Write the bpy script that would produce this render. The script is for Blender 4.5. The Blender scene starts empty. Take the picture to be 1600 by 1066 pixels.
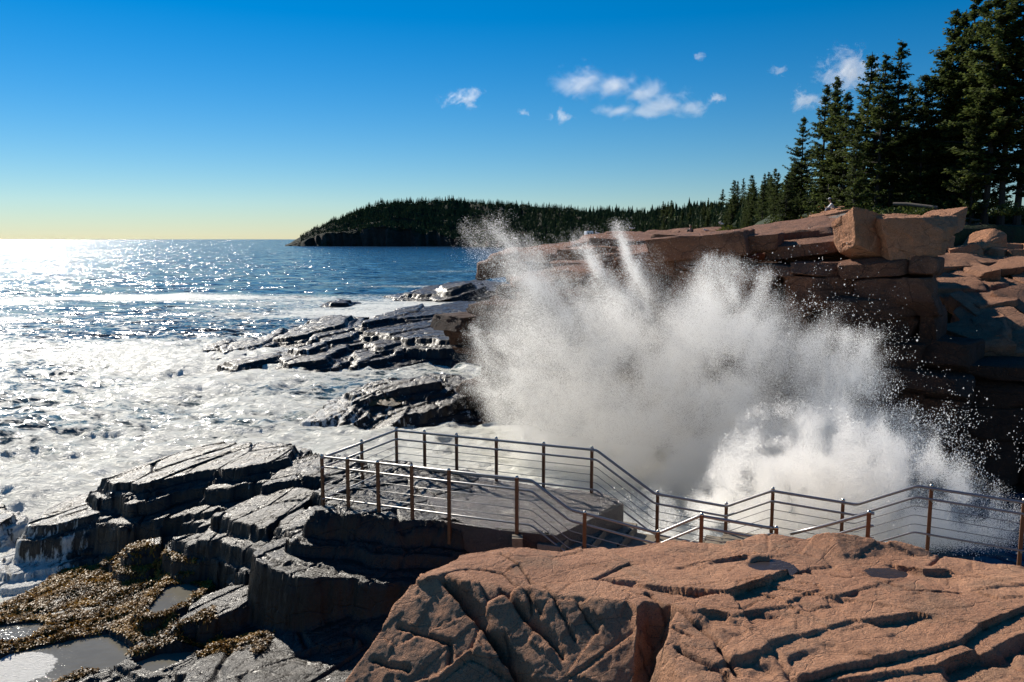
import bpy, bmesh, math, random
import numpy as np
from mathutils import Vector, Matrix
random.seed(7)
RNG = np.random.default_rng(11)
S = bpy.context.scene
COL = S.collection
R = math.radians

# ------------------------------------------------------------------ camera
EYE, FPX, PITCH = 9.5, 1244.0, math.atan(159/1244.0)
CP, SP = math.cos(PITCH), math.sin(PITCH)
cam = bpy.data.cameras.new('camera'); camo = bpy.data.objects.new('camera', cam); COL.objects.link(camo)
cam.sensor_width = 36; cam.lens = FPX/1600*36; cam.clip_start = .1; cam.clip_end = 90000
camo.location = (0, 0, EYE); camo.rotation_euler = (math.pi/2-PITCH, 0, 0)
S.camera = camo

def ray(px, py):
    u = (px-800)/FPX; v = (533-py)/FPX
    return np.array([u, CP+v*SP, v*CP-SP])
def at_z(px, py, z):
    d = ray(px, py); t = (z-EYE)/d[2]
    return np.array([0, 0, EYE])+t*d
def at_y(px, py, y):
    d = ray(px, py); t = y/d[1]
    return np.array([0, 0, EYE])+t*d
def at_plane(px, py, p0, n):
    d = ray(px, py); o = np.array([0, 0, EYE]); t = np.dot(p0-o, n)/np.dot(d, n)
    return o+t*d

# ------------------------------------------------------------------ scene bookkeeping
def tag(o, label=None, cat=None, group=None, kind=None):
    if label: o['label'] = label
    if cat: o['category'] = cat
    if group: o['group'] = group
    if kind: o['kind'] = kind
    return o
def empty(name, loc=(0, 0, 0), rz=0):
    o = bpy.data.objects.new(name, None); COL.objects.link(o)
    o.location = loc; o.rotation_euler.z = rz; o.empty_display_size = .2
    return o
def mesh_obj(name, V, F, mat, parent=None, smooth=True, attrs=None, sharp=0):
    V = np.asarray(V, np.float32); F = np.asarray(F, np.int32)
    me = bpy.data.meshes.new(name)
    me.vertices.add(len(V)); me.vertices.foreach_set('co', V.ravel())
    k = F.shape[1]
    me.loops.add(F.size); me.loops.foreach_set('vertex_index', F.ravel())
    me.polygons.add(len(F)); me.polygons.foreach_set('loop_start', np.arange(0, F.size, k, dtype=np.int32))
    try: me.polygons.foreach_set('loop_total', np.full(len(F), k, np.int32))
    except Exception: pass
    me.update(calc_edges=True); me.validate()
    me.polygons.foreach_set('use_smooth', np.full(len(me.polygons), smooth))
    for nm, a in (attrs or {}).items():
        at = me.attributes.new(nm, 'FLOAT', 'POINT'); at.data.foreach_set('value', np.asarray(a, np.float32).ravel())
    if mat: me.materials.append(mat)
    if sharp: me.set_sharp_from_angle(angle=R(sharp))
    o = bpy.data.objects.new(name, me); COL.objects.link(o)
    if parent: o.parent = parent
    return o
def join_vf(parts):
    Vs, Fs, n = [], [], 0
    for V, F in parts:
        Vs.append(V); Fs.append(F+n); n += len(V)
    return np.concatenate(Vs), np.concatenate(Fs)
def grid_faces(nr, nc):
    i = np.arange(nr*nc).reshape(nr, nc)
    return np.stack([i[:-1, :-1], i[:-1, 1:], i[1:, 1:], i[1:, :-1]], -1).reshape(-1, 4)

# ------------------------------------------------------------------ noise
def _h(ix, iy, iz, seed):
    h = (ix.astype(np.int64)*374761393 + iy.astype(np.int64)*668265263 + iz.astype(np.int64)*2147483647 + seed*974634777) & 0xFFFFFFFF
    h = ((h ^ (h >> 13))*1274126177) & 0xFFFFFFFF
    h = ((h ^ (h >> 16))*2246822519) & 0xFFFFFFFF
    return ((h ^ (h >> 15)) & 0xFFFFFF).astype(np.float32)/np.float32(0x7FFFFF)-1
def vnoise(x, y, z, seed=0):
    x = np.asarray(x, np.float64); y = np.asarray(y, np.float64); z = np.asarray(z, np.float64)+np.zeros_like(x)
    ix, iy, iz = np.floor(x), np.floor(y), np.floor(z)
    fx, fy, fz = x-ix, y-iy, z-iz
    fx = fx*fx*(3-2*fx); fy = fy*fy*(3-2*fy); fz = fz*fz*(3-2*fz)
    out = 0
    for a in (0, 1):
        for b in (0, 1):
            for c in (0, 1):
                w = (fx if a else 1-fx)*(fy if b else 1-fy)*(fz if c else 1-fz)
                out = out+w*_h(ix+a, iy+b, iz+c, seed)
    return out
def fbm(x, y, z=0., oct=4, seed=0, gain=.5, lac=2.03):
    a, s, o = 1., 0., 0.
    for k in range(oct):
        f = lac**k
        o = o+a*vnoise(x*f+k*17.3, y*f-k*9.1, z*f+k*4.7, seed+k); s += a; a *= gain
    return o/s
def ridged(x, y, z=0., oct=4, seed=0, gain=.5):
    a, s, o = 1., 0., 0.
    for k in range(oct):
        f = 2.03**k
        o = o+a*(1-np.abs(vnoise(x*f+k*17.3, y*f-k*9.1, z*f+k*4.7, seed+k))*1.6); s += a; a *= gain
    return o/s
def voronoi(x, y, seed=0, full=False):
    ix, iy = np.floor(x), np.floor(y)
    f1 = np.full(x.shape, 9.); f2 = np.full(x.shape, 9.); idv = np.zeros(x.shape); dx = np.zeros(x.shape); dy = np.zeros(x.shape)
    for a in (-1, 0, 1):
        for b in (-1, 0, 1):
            cx, cy = ix+a, iy+b; zz = np.zeros_like(cx)
            jx = cx+.5+.45*_h(cx, cy, zz, seed); jy = cy+.5+.45*_h(cx, cy, zz, seed+1)
            d = np.hypot(x-jx, y-jy); i = _h(cx, cy, zz, seed+2)
            new = d < f1
            f2 = np.where(new, f1, np.minimum(f2, d)); idv = np.where(new, i, idv); f1 = np.where(new, d, f1)
            if full: dx = np.where(new, x-jx, dx); dy = np.where(new, y-jy, dy)
    if full: return f1, f2, idv, dx, dy
    return f1, f2, idv
def sstep(a, b, x):
    t = np.clip((x-a)/(b-a), 0, 1); return t*t*(3-2*t)
def poly_sd(X, Y, P):
    P = np.asarray(P)[:, :2]; n = len(P)
    d = np.full(X.shape, 1e9); inside = np.zeros(X.shape, bool)
    for i in range(n):
        ax, ay = P[i]; bx, by = P[(i+1) % n]
        ex, ey = bx-ax, by-ay; L = ex*ex+ey*ey+1e-12
        t = np.clip(((X-ax)*ex+(Y-ay)*ey)/L, 0, 1)
        d = np.minimum(d, np.hypot(X-ax-t*ex, Y-ay-t*ey))
        c = ((ay > Y) != (by > Y)) & (X < (bx-ax)*(Y-ay)/(by-ay+1e-15)+ax)
        inside ^= c
    return np.where(inside, -d, d)
def line_d(X, Y, P):
    """distance to a polyline and the side (positive: the side of smaller y when the line runs towards +x)"""
    P = np.asarray(P)[:, :2]; d = np.full(X.shape, 1e9); sg = np.zeros(X.shape)
    for i in range(len(P)-1):
        ax, ay = P[i]; bx, by = P[i+1]; ex, ey = bx-ax, by-ay
        t = np.clip(((X-ax)*ex+(Y-ay)*ey)/(ex*ex+ey*ey+1e-12), 0, 1)
        q = np.hypot(X-ax-t*ex, Y-ay-t*ey); cr = -(ex*(Y-ay)-ey*(X-ax))/math.hypot(ex, ey)
        m = q < d
        d = np.where(m, q, d); sg = np.where(m, np.sign(cr), sg)
    return d, sg
def plane_fit(P):
    P = np.asarray(P); A = np.c_[P[:, 0], P[:, 1], np.ones(len(P))]
    return np.linalg.lstsq(A, P[:, 2], rcond=None)[0]

# ------------------------------------------------------------------ materials
class Nodes:
    def __init__(s, name):
        s.m = bpy.data.materials.new(name); s.m.use_nodes = True
        s.t = s.m.node_tree; s.t.nodes.clear()
        s.out = s.n('ShaderNodeOutputMaterial')
    def n(s, typ, **kw):
        nd = s.t.nodes.new(typ)
        for k, v in kw.items():
            if k in nd.inputs: s.set(nd.inputs[k], v)
            else: setattr(nd, k, v)
        return nd
    def set(s, inp, v):
        if isinstance(v, bpy.types.NodeSocket): s.t.links.new(v, inp)
        elif isinstance(v, (tuple, list)) and len(v) == 3 and inp.type == 'RGBA': inp.default_value = (*v, 1)
        else: inp.default_value = v
    def coord(s, scale=(1, 1, 1), rot=(0, 0, 0), loc=(0, 0, 0), kind='Object'):
        tc = s.n('ShaderNodeTexCoord'); mp = s.n('ShaderNodeMapping')
        s.set(mp.inputs['Vector'], tc.outputs[kind]); mp.inputs['Scale'].default_value = scale
        mp.inputs['Rotation'].default_value = rot; mp.inputs['Location'].default_value = loc
        return mp.outputs[0]
    def noise(s, vec, scale, detail=4, rough=.55, dist=0):
        nd = s.n('ShaderNodeTexNoise', Scale=scale, Detail=detail, Roughness=rough, Distortion=dist)
        s.set(nd.inputs['Vector'], vec); return nd.outputs['Fac']
    def voro(s, vec, scale, feature='F1', out='Distance'):
        nd = s.n('ShaderNodeTexVoronoi', feature=feature); nd.inputs['Scale'].default_value = scale
        s.set(nd.inputs['Vector'], vec); return nd.outputs[out]
    def ramp(s, fac, stops):
        nd = s.n('ShaderNodeValToRGB'); s.set(nd.inputs[0], fac); e = nd.color_ramp.elements
        while len(e) > 1: e.remove(e[-1])
        e[0].position = stops[0][0]; c = stops[0][1]; e[0].color = (*c, 1) if isinstance(c, tuple) else (c, c, c, 1)
        for p, c in stops[1:]:
            x = e.new(p); x.color = (*c, 1) if isinstance(c, tuple) else (c, c, c, 1)
        return nd.outputs[0]
    def mix(s, fac, a, b, mode='MIX'):
        nd = s.n('ShaderNodeMix', data_type='RGBA', blend_type=mode)
        s.set(nd.inputs[0], fac); s.set(nd.inputs[6], a); s.set(nd.inputs[7], b); return nd.outputs[2]
    def math(s, op, a, b=0., c=None, clamp=False):
        nd = s.n('ShaderNodeMath', operation=op, use_clamp=clamp); s.set(nd.inputs[0], a); s.set(nd.inputs[1], b)
        if c is not None: s.set(nd.inputs[2], c)
        return nd.outputs[0]
    def bump(s, h, dist, strength=1., normal=None):
        nd = s.n('ShaderNodeBump', Strength=strength, Distance=dist); s.set(nd.inputs['Height'], h)
        if normal is not None: s.set(nd.inputs['Normal'], normal)
        return nd.outputs[0]
    def attr(s, name):
        nd = s.n('ShaderNodeAttribute'); nd.attribute_name = name; return nd.outputs['Fac']
    def bsdf(s, **kw):
        nd = s.n('ShaderNodeBsdfPrincipled')
        for k, v in kw.items(): s.set(nd.inputs[k.replace('_', ' ')], v)
        return nd
    def done(s, sh):
        s.t.links.new(sh.outputs[0] if hasattr(sh, 'outputs') else sh, s.out.inputs[0]); return s.m

def plain(name, col, rough=.6, metal=0., vary=.25, scale=6., spec=.5, bump=0.):
    N = Nodes(name); c = N.coord(); n = N.noise(c, scale, 5)
    base = N.mix(n, tuple(x*(1-vary) for x in col), tuple(min(1, x*(1+vary)) for x in col))
    b = N.bsdf(Base_Color=base, Roughness=rough, Metallic=metal)
    b.inputs['Specular IOR Level'].default_value = spec
    if bump: N.set(b.inputs['Normal'], N.bump(N.noise(c, scale*4, 6, .7), bump))
    return N.done(b)

def granite(name, dark, light, stain, stain_amt=.45, bump=1., scale=1., attr=None, rough=.8, tide=None, spec=.3, crk=.016, grain=9.):
    N = Nodes(name); c = N.coord()
    big = N.noise(c, .55*scale, 6, .6, .4); mid = N.noise(c, 5*scale, 5, .65)
    fine = N.noise(c, 60*scale, 3, .7); speck = N.voro(c, 85*scale, 'F1', 'Color')
    col = N.mix(N.ramp(big, [(.3, 0.), (.7, 1.)]), dark, light)
    col = N.mix(N.ramp(mid, [(.35, .45), (.7, 0.)]), col, tuple(x*.62 for x in dark))
    st = N.ramp(N.noise(c, 1.3*scale, 7, .65, .6), [(.52, 0.), (.66, 1.)])
    col = N.mix(N.math('MULTIPLY', st, stain_amt), col, stain)
    bw = N.n('ShaderNodeRGBToBW'); N.set(bw.inputs[0], speck)
    col = N.mix(N.ramp(bw.outputs[0], [(.12, .5), (.3, 0.)]), col, (.06, .045, .04))
    col = N.mix(N.ramp(bw.outputs[0], [(.82, 0.), (.95, .35)]), col, (.7, .55, .45))
    if tide:      # height (tens of metres) below which the rock colour turns darker, ragged edge
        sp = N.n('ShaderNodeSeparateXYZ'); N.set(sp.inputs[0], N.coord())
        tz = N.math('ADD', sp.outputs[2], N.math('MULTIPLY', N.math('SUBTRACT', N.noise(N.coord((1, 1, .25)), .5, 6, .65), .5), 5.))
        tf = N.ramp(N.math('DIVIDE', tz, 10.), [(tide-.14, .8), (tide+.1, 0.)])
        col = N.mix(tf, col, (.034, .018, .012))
    if attr: col = N.mix(N.attr(attr), col, (.035, .026, .02))
    cw = N.n('ShaderNodeVectorMath', operation='ADD'); cn = N.n('ShaderNodeTexNoise', Scale=1.1*scale, Detail=5.); N.set(cn.inputs['Vector'], c); N.set(cw.inputs[0], N.coord((.9*scale, 1.5*scale, 1.2*scale), (.1, .08, .4))); N.set(cw.inputs[1], cn.outputs['Color'])
    cr = N.voro(cw.outputs[0], 1.5, 'DISTANCE_TO_EDGE')
    col = N.mix(N.math('MULTIPLY', N.ramp(cr, [(0., 1.), (crk, 0.)]), .45), col, (.03, .02, .016))
    h = N.math('ADD', N.math('MULTIPLY', N.noise(c, grain*scale, 8, .74), .9), N.math('MULTIPLY', fine, .2))
    h = N.math('ADD', h, N.math('MULTIPLY', N.ramp(cr, [(0., 0.), (.025, 1.)]), .2))
    b = N.bsdf(Base_Color=col, Roughness=rough, Normal=N.bump(h, .06*bump/scale))
    b.inputs['Specular IOR Level'].default_value = spec
    return N.done(b)

def wet_rock(name, foam=False, scale=1.):
    N = Nodes(name); c = N.coord()
    n1 = N.noise(c, .8*scale, 6, .6); n2 = N.noise(c, 7*scale, 6, .7); n3 = N.noise(c, 42*scale, 4, .7)
    col = N.mix(N.ramp(n1, [(.3, 0.), (.7, 1.)]), (.009, .0065, .0045), (.027, .0195, .0135))
    col = N.mix(N.ramp(n2, [(.45, 0.), (.75, .6)]), col, (.04, .033, .026))
    rough = N.ramp(N.noise(c, 2.2*scale, 5, .65), [(.3, .25), (.7, .46)])
    cr = N.voro(N.coord((.8*scale, 1.7*scale, 1.4*scale), (0, 0, .5)), 2.6, 'DISTANCE_TO_EDGE')
    h = N.math('ADD', N.math('MULTIPLY', n2, .35), N.math('MULTIPLY', n3, .25))
    h = N.math('ADD', h, N.math('MULTIPLY', N.ramp(cr, [(0., 0.), (.035, 1.)]), .1))
    b = N.bsdf(Base_Color=col, Roughness=rough, Normal=N.bump(h, .055/scale))
    b.inputs['Specular IOR Level'].default_value = .33
    if not foam: return N.done(b)
    # thin sheets of white water running down over the rock
    st = N.noise(N.coord((2.2, 2.2, .35)), 1.6, 6, .7)
    f = N.math('ADD', N.attr('foam'), N.math('MULTIPLY', N.math('SUBTRACT', st, .5), 2.2))
    f = N.ramp(f, [(.45, 0.), (.62, 1.)])
    w = N.bsdf(Base_Color=(.8, .79, .74), Roughness=.6, Normal=N.bump(N.noise(N.coord((3, 3, .8)), 3, 7, .75), .25))
    mx = N.n('ShaderNodeMixShader'); N.set(mx.inputs[0], f); N.t.links.new(b.outputs[0], mx.inputs[1]); N.t.links.new(w.outputs[0], mx.inputs[2])
    return N.done(mx)

M = {}
M['granite'] = granite('pink_granite', (.50, .235, .13), (.75, .395, .225), (.34, .205, .125), .65, attr='crack', bump=1.5, crk=.006, grain=20.)
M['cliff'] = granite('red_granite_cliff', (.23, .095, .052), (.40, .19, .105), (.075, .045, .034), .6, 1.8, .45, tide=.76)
M['ledge'] = granite('broken_pink_granite', (.36, .165, .09), (.56, .29, .17), (.14, .085, .06), .6, 2., .6, grain=14.)
M['boulder'] = granite('orange_granite', (.46, .20, .10), (.62, .31, .17), (.25, .15, .1), .4, 1.6, .7, crk=.007)
M['grey_boulder'] = granite('grey_granite', (.2, .17, .14), (.33, .28, .23), (.12, .1, .09), .4, 1.2, .7)
M['wet'] = wet_rock('wet_dark_rock')
M['wetfoam'] = wet_rock('wet_dark_rock_awash', True, .6)
M['concrete'] = granite('wet_aggregate_concrete', (.06, .036, .02), (.115, .072, .043), (.035, .023, .015), .6, 2.4, 2.2, rough=.3, spec=.9)
M['step'] = granite('weathered_step_concrete', (.2, .16, .11), (.3, .25, .18), (.1, .08, .05), .6, .3, 2., rough=.7)
M['steel'] = plain('brushed_steel', (.32, .31, .30), .42, 1., .2, 14)
M['rust'] = plain('rusty_bronze_post', (.16, .075, .035), .5, .35, .5, 18, bump=.004)
M['cap'] = plain('polished_cap', (.5, .47, .42), .25, 1., .1)
# ------------------------------------------------------------------ layered rock built from tilted slabs
def slab_pts(pts):
    return np.array([at_z(*p) for p in pts])
def slab_field(X, Y, slabs, base, seed=0, steep=9., jag=.22, cell=1.1, warp=.2, strike=.5, soft=.012, t=.16, nlay=11, ext=.085):
    """thin tilted plates stacked under each slab's outline, every plate with its own broken edge"""
    wx = X+warp*fbm(X*.9, Y*.9, 0, 4, seed)+.035*fbm(X*5, Y*5, 0, 3, seed+3)
    wy = Y+warp*fbm(X*.9, Y*.9, 5.5, 4, seed+1)+.035*fbm(X*5, Y*5, 2, 3, seed+4)
    ca, sa = math.cos(strike), math.sin(strike)
    u, v = (X*ca+Y*sa), (-X*sa+Y*ca)
    f1, f2, idv = voronoi(u*.55/cell+.1*fbm(X, Y, 0, 2, 9), v*1.25/cell, seed+5)
    f1b, f2b, idb = voronoi(u*1.6/cell, v*3.4/cell, seed+8)
    cells = [voronoi(u*.8/cell+k*3.3, v*1.5/cell-k*1.7, seed+60+k)[2] for k in range(nlay)]
    H = base.copy() if hasattr(base, 'copy') else np.full(X.shape, float(base))
    for k, s in enumerate(slabs):
        P = np.array(s['w']) if 'w' in s else slab_pts(s['p'])
        a, b, c = plane_fit(P); sc = s.get('jag', 1.)
        sd0 = poly_sd(wx, wy, P)
        top_ = a*X+b*Y+c+.03*idv+.012*idb
        for q in range(nlay):
            tq = t*q*(1+.35*math.sin(k*2.1+q*1.7))
            sd = sd0+jag*sc*(cells[(q+k) % nlay]*(.9 if q else .7)+.3*idb)-ext*q*(1+.6*math.sin(k*1.3+q*2.3))
            h = np.minimum(top_-tq, s.get('top', 99))-soft*np.exp(np.minimum(sd, 0)/.07)-steep*np.maximum(sd, 0)
            H = np.maximum(H, h)
    crk = np.exp(-((f2-f1)/.03)**2)*.09+np.exp(-((f2b-f1b)/.04)**2)*.025
    H = H-crk+.035*fbm(u*.7, v*3.4, 0, 5, seed+11)+.009*fbm(X*7, Y*7, 0, 3, seed+12)
    return H
def field_mesh(name, x0, x1, y0, y1, res, fn, mat, rough=.03, zcut=-.6, seed=0, attrs=None, parent=None):
    nx, ny = int((x1-x0)/res)+1, int((y1-y0)/res)+1
    X, Y = np.meshgrid(np.linspace(x0, x1, nx), np.linspace(y0, y1, ny))
    r = fn(X, Y); extra = {}
    if isinstance(r, tuple): r, extra = r
    Z = r
    gy, gx = np.gradient(Z, (y1-y0)/(ny-1), (x1-x0)/(nx-1))
    nl = np.sqrt(gx*gx+gy*gy+1)
    d = rough*fbm(X*5.1, Y*5.1, Z*5.1, 6, seed+21, .62)*1.4+.03*(np.clip(nl-1.3, 0, 1)*fbm(X*1.3, Y*1.3, Z*8.5, 4, seed+31)*1.8)
    V = np.stack([X-gx/nl*d, Y-gy/nl*d, Z+d/nl], -1).reshape(-1, 3)
    F = grid_faces(ny, nx)
    keep = (Z.ravel()[F].max(1) > zcut)
    F = F[keep]
    used = np.unique(F); mp = np.full(len(V), -1); mp[used] = np.arange(len(used))
    at = {k: a.ravel()[used] for k, a in extra.items()}
    return mesh_obj(name, V[used], mp[F], mat, parent, True, at)

# ------------------------------------------------------------------ foreground granite
ZT = 5.3
A_, B_, C_ = at_z(658, 893, ZT), at_z(1007, 939, ZT), at_y(556, 1066, 8.75)
FN = np.cross(B_-A_, C_-A_); FN = FN/np.linalg.norm(FN); FN = FN if FN[2] > 0 else -FN
def top(*pts): return [at_z(px, py, ZT) for px, py in pts]
def face(*pts): return [at_plane(px, py, A_, FN) for px, py in pts]
RIDGE = top((400, 900), (600, 905), (658, 893), (720, 868), (800, 858), (880, 860), (960, 850), (1050, 842), (1130, 848), (1190, 850), (1250, 872), (1330, 880), (1450, 890), (1600, 905), (1900, 930), (2400, 960))
SCARPS = [(((1095, 958), (1114, 956), (1145, 962), (1224, 949)), .13, .5), (((1206, 999), (1272, 986), (1337, 967), (1420, 958)), .15, .5),
          (((1200, 930), (1215, 934), (1232, 943), (1263, 927)), .14, .4), (((1300, 931), (1330, 922), (1364, 910), (1400, 904)), .10, .45),
          (((1330, 1036), (1359, 1034), (1469, 1024), (1578, 984), (1640, 968)), .27, .6), (((1120, 1017), (1160, 1010), (1206, 1002)), .15, .4),
          (((1080, 880), (1100, 876), (1145, 875), (1197, 868)), .10, .35), (((920, 903), (955, 902), (990, 908)), .09, .22),
          (((1420, 884), (1447, 892), (1480, 892)), .16, .3), (((1535, 917), (1560, 913), (1620, 914)), .12, .3),
         ]
CRACKS = [(face((694, 898), (716, 925), (735, 950), (762, 985), (790, 1012), (812, 1044), (832, 1075)), .26, .05), (face((785, 915), (830, 968), (850, 990), (880, 1022)), .16, .035),
          (face((826, 925), (832, 955)), .07, .025), (face((905, 942), (938, 985)), .06, .02), (face((622, 975), (665, 990), (700, 1005)), .06, .02),
          (face((580, 1030), (640, 1045)), .06, .02), (face((790, 990), (803, 1020), (822, 1060)), .07, .022), (face((700, 1010), (703, 1040)), .05, .02),
          (top((695, 893), (730, 886), (790, 893), (850, 935)), .04, .02), (top((785, 868), (815, 885), (835, 905), (900, 950)), .045, .02),
          (top((1010, 925), (1060, 955), (1120, 990), (1150, 1030)), .08, .025), (top((1190, 890), (1260, 885), (1330, 900)), .04, .02), (top((1000, 960), (1080, 985)), .05, .02),
          (top((1330, 885), (1420, 920), (1500, 925)), .05, .02), (top((1060, 1000), (1130, 1030), (1160, 1066)), .08, .03)]
GULLY = top((1008, 938), (1052, 944), (1064, 958), (1030, 1010), (985, 1090), (850, 1090), (905, 1050), (955, 990))
LUMP = np.array([at_z(px, py, z) for px, py, z in ((1178, 852, 5.25), (1215, 838, 5.45), (1290, 826, 5.62), (1400, 838, 5.5), (1500, 868, 5.3), (1640, 903, 5.15), (1640, 915, 5.0), (1450, 893, 5.2), (1330, 882, 5.3), (1240, 878, 5.25))])
def fg_field(X, Y):
    f1, f2, idv, ddx, ddy = voronoi((X*.9+Y*.35)*.42+.05*fbm(X, Y, 9, 2, 3), (Y*.95-X*.3)*.8, 31, True)
    f1b, f2b, idb, dbx, dby = voronoi((X+Y*.3)*1.7+.2*fbm(X, Y, 0, 3, 2), (Y-X*.25)*2.8, 37, True)
    rnd = lambda i, k: np.sin(i*43.7*k+k*7.1)
    facet = .10*(rnd(idv, 1)*ddx+rnd(idv, 2)*ddy)+.012*(rnd(idb, 1)*dbx+rnd(idb, 2)*dby)
    wx = X+.07*fbm(X*1.1, Y*1.1, 0, 2, 41); wy = Y+.07*fbm(X*1.1, Y*1.1, 3, 2, 42)+.05*idv
    wx2 = wx+.015*fbm(X*9, Y*9, 0, 3, 43); wy2 = wy+.012*fbm(X*9, Y*9, 3, 3, 44)+.03*idb
    H = ZT+.07*fbm(X*.55, Y*.55, 0, 3, 45)+.014*idv+.007*idb+facet+.007*fbm(X*1.3+.4*Y, Y*4.6-X*1.2, 0, 5, 46, .6)
    H = H-.16*sstep(8.8, 7.2, Y)*(X > 1)
    # lump at the back
    zc = np.interp(wx, [2.8, 3.3, 3.55, 4.4, 5.32, 5.87, 6.66, 8, 10], [4.4, 4.95, 5.13, 5.5, 5.42, 5.31, 5.24, 5.1, 4.9]); yc = np.interp(wx, [3.55, 4.4, 5.32, 5.87, 6.66, 9], [11.0, 10.75, 10.6, 10.3, 9.9, 8.6])
    fr = np.maximum(yc-wy, 0); bk = np.maximum(wy-yc, 0)
    L = zc-.42*fr-.35*np.maximum(fr-.45, 0)-1.1*bk+.02*idb+.03*fbm(X*1.2, Y*5, 0, 4, 58)
    H = np.maximum(H, L)
    dark = np.zeros(X.shape)
    for pts, dz, Ln in SCARPS:
        d, sg = line_d(wx2, wy2, top(*pts))
        P = np.array(top(*pts)); endf = 1-.8*sstep(.0, .35, np.maximum(P[0, 0]-X, X-P[-1, 0]))
        gap = .12+.88*sstep(-.12, .12, fbm(X*2.1, Y*2.1, dz*50, 3, 48))
        H = H-np.where(sg > 0, .48*dz*np.exp(-d/(Ln*.8))*endf*gap, 0)*sstep(0, .035, d)+np.where(sg <= 0, .15*dz*np.exp(-d/.35)*endf, 0)
    # gully cut into the front edge
    sd = poly_sd(wx, wy, GULLY)+.03*idb
    H = H-np.clip(-sd*3.6, 0, 1.1)
    # the broken front face
    P = A_; n = FN
    plane = P[2]-(n[0]*(X-P[0])+n[1]*(Y-P[1]))/n[2]
    blk = .045*idv+.025*idb+.8*facet+.02*fbm(X*2.2, Y*2.2, 0, 5, 47, .6)
    # right of the gully the face stands further forward and is stepped
    shift = sstep(1.35, 1.9, X)*1.25+sstep(2.6, 3.3, X)*1.3
    plane2 = plane+shift*1.1
    H = np.minimum(H, plane2+blk)
    # left flank
    dl, sg = line_d(X, Y, [A_+np.array([.0, 2., 0]), A_, C_+np.array([-.1, 0, 0]), C_+np.array([-.5, -3, 0])])
    H = H-np.where(sg > 0, 2.6*np.maximum(dl+.08*idb-.03, 0), 0)
    # back slope
    d, sg = line_d(wx, wy, RIDGE)
    back = np.where(sg < 0, np.maximum(d+.06*idb, 0), 0); back = back*sstep(3.6, 2.9, X)+np.maximum(wy-yc+.1, 0)*sstep(2.9, 3.6, X)
    H = H-1.25*back-.05*np.exp(-d/.2)*(X < 3)
    for P, dep, w in CRACKS:
        d, sg = line_d(X+.05*fbm(X*2.5, Y*2.5, 0, 3, 51)+.015*fbm(X*11, Y*11, 0, 2, 52), Y+.05*fbm(X*2.5, Y*2.5, 8, 3, 53), P)
        g = np.exp(-(d/w)**2); H = H-dep*g; dark = np.maximum(dark, .8*np.exp(-(d/(w*.7))**2))
    cr = np.exp(-((f2-f1)/.022)**2)*sstep(-.2, .3, fbm(X*.7, Y*.7, 0, 2, 55))
    cr2 = np.exp(-((f2b-f1b)/.03)**2)*sstep(.0, .3, fbm(X*.9, Y*.9, 4, 2, 56))
    H = H-.035*cr-.014*cr2
    # shallow basins that hold rain water
    for (bx, by), rx, ry, dp in PUDDLES:
        H = H-dp*np.exp(-(((X-bx)/rx)**2+((Y-by)/ry)**2)**2)
    H = np.maximum(H, 1.2)
    H = H-.022*np.clip(ridged(X*1.5+Y*.5, Y*2.9-X*.5, 0, 4, 59, .55)-.72, 0, 1)-.006*np.clip(ridged(X*5, Y*7, 0, 3, 60)-.6, 0, 1)
    return H+.006*fbm(X*14, Y*14, 0, 4, 57, .6), {'crack': np.clip(dark+.4*cr*0, 0, 1)}
PUDDLES = [(tuple(at_z(1205, 890, 5.25)[:2]), .25, .2, .17), (tuple(at_z(1385, 898, 5.25)[:2]), .22, .14, .13)]
fg = field_mesh('granite_outcrop', -3.2, 9.6, 5.2, 13.6, .019, fg_field, M['granite'], .014, 1.5, 3)
tag(fg, 'big pink granite outcrop nearest the camera, cracked and sunlit on top', 'rock')

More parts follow.
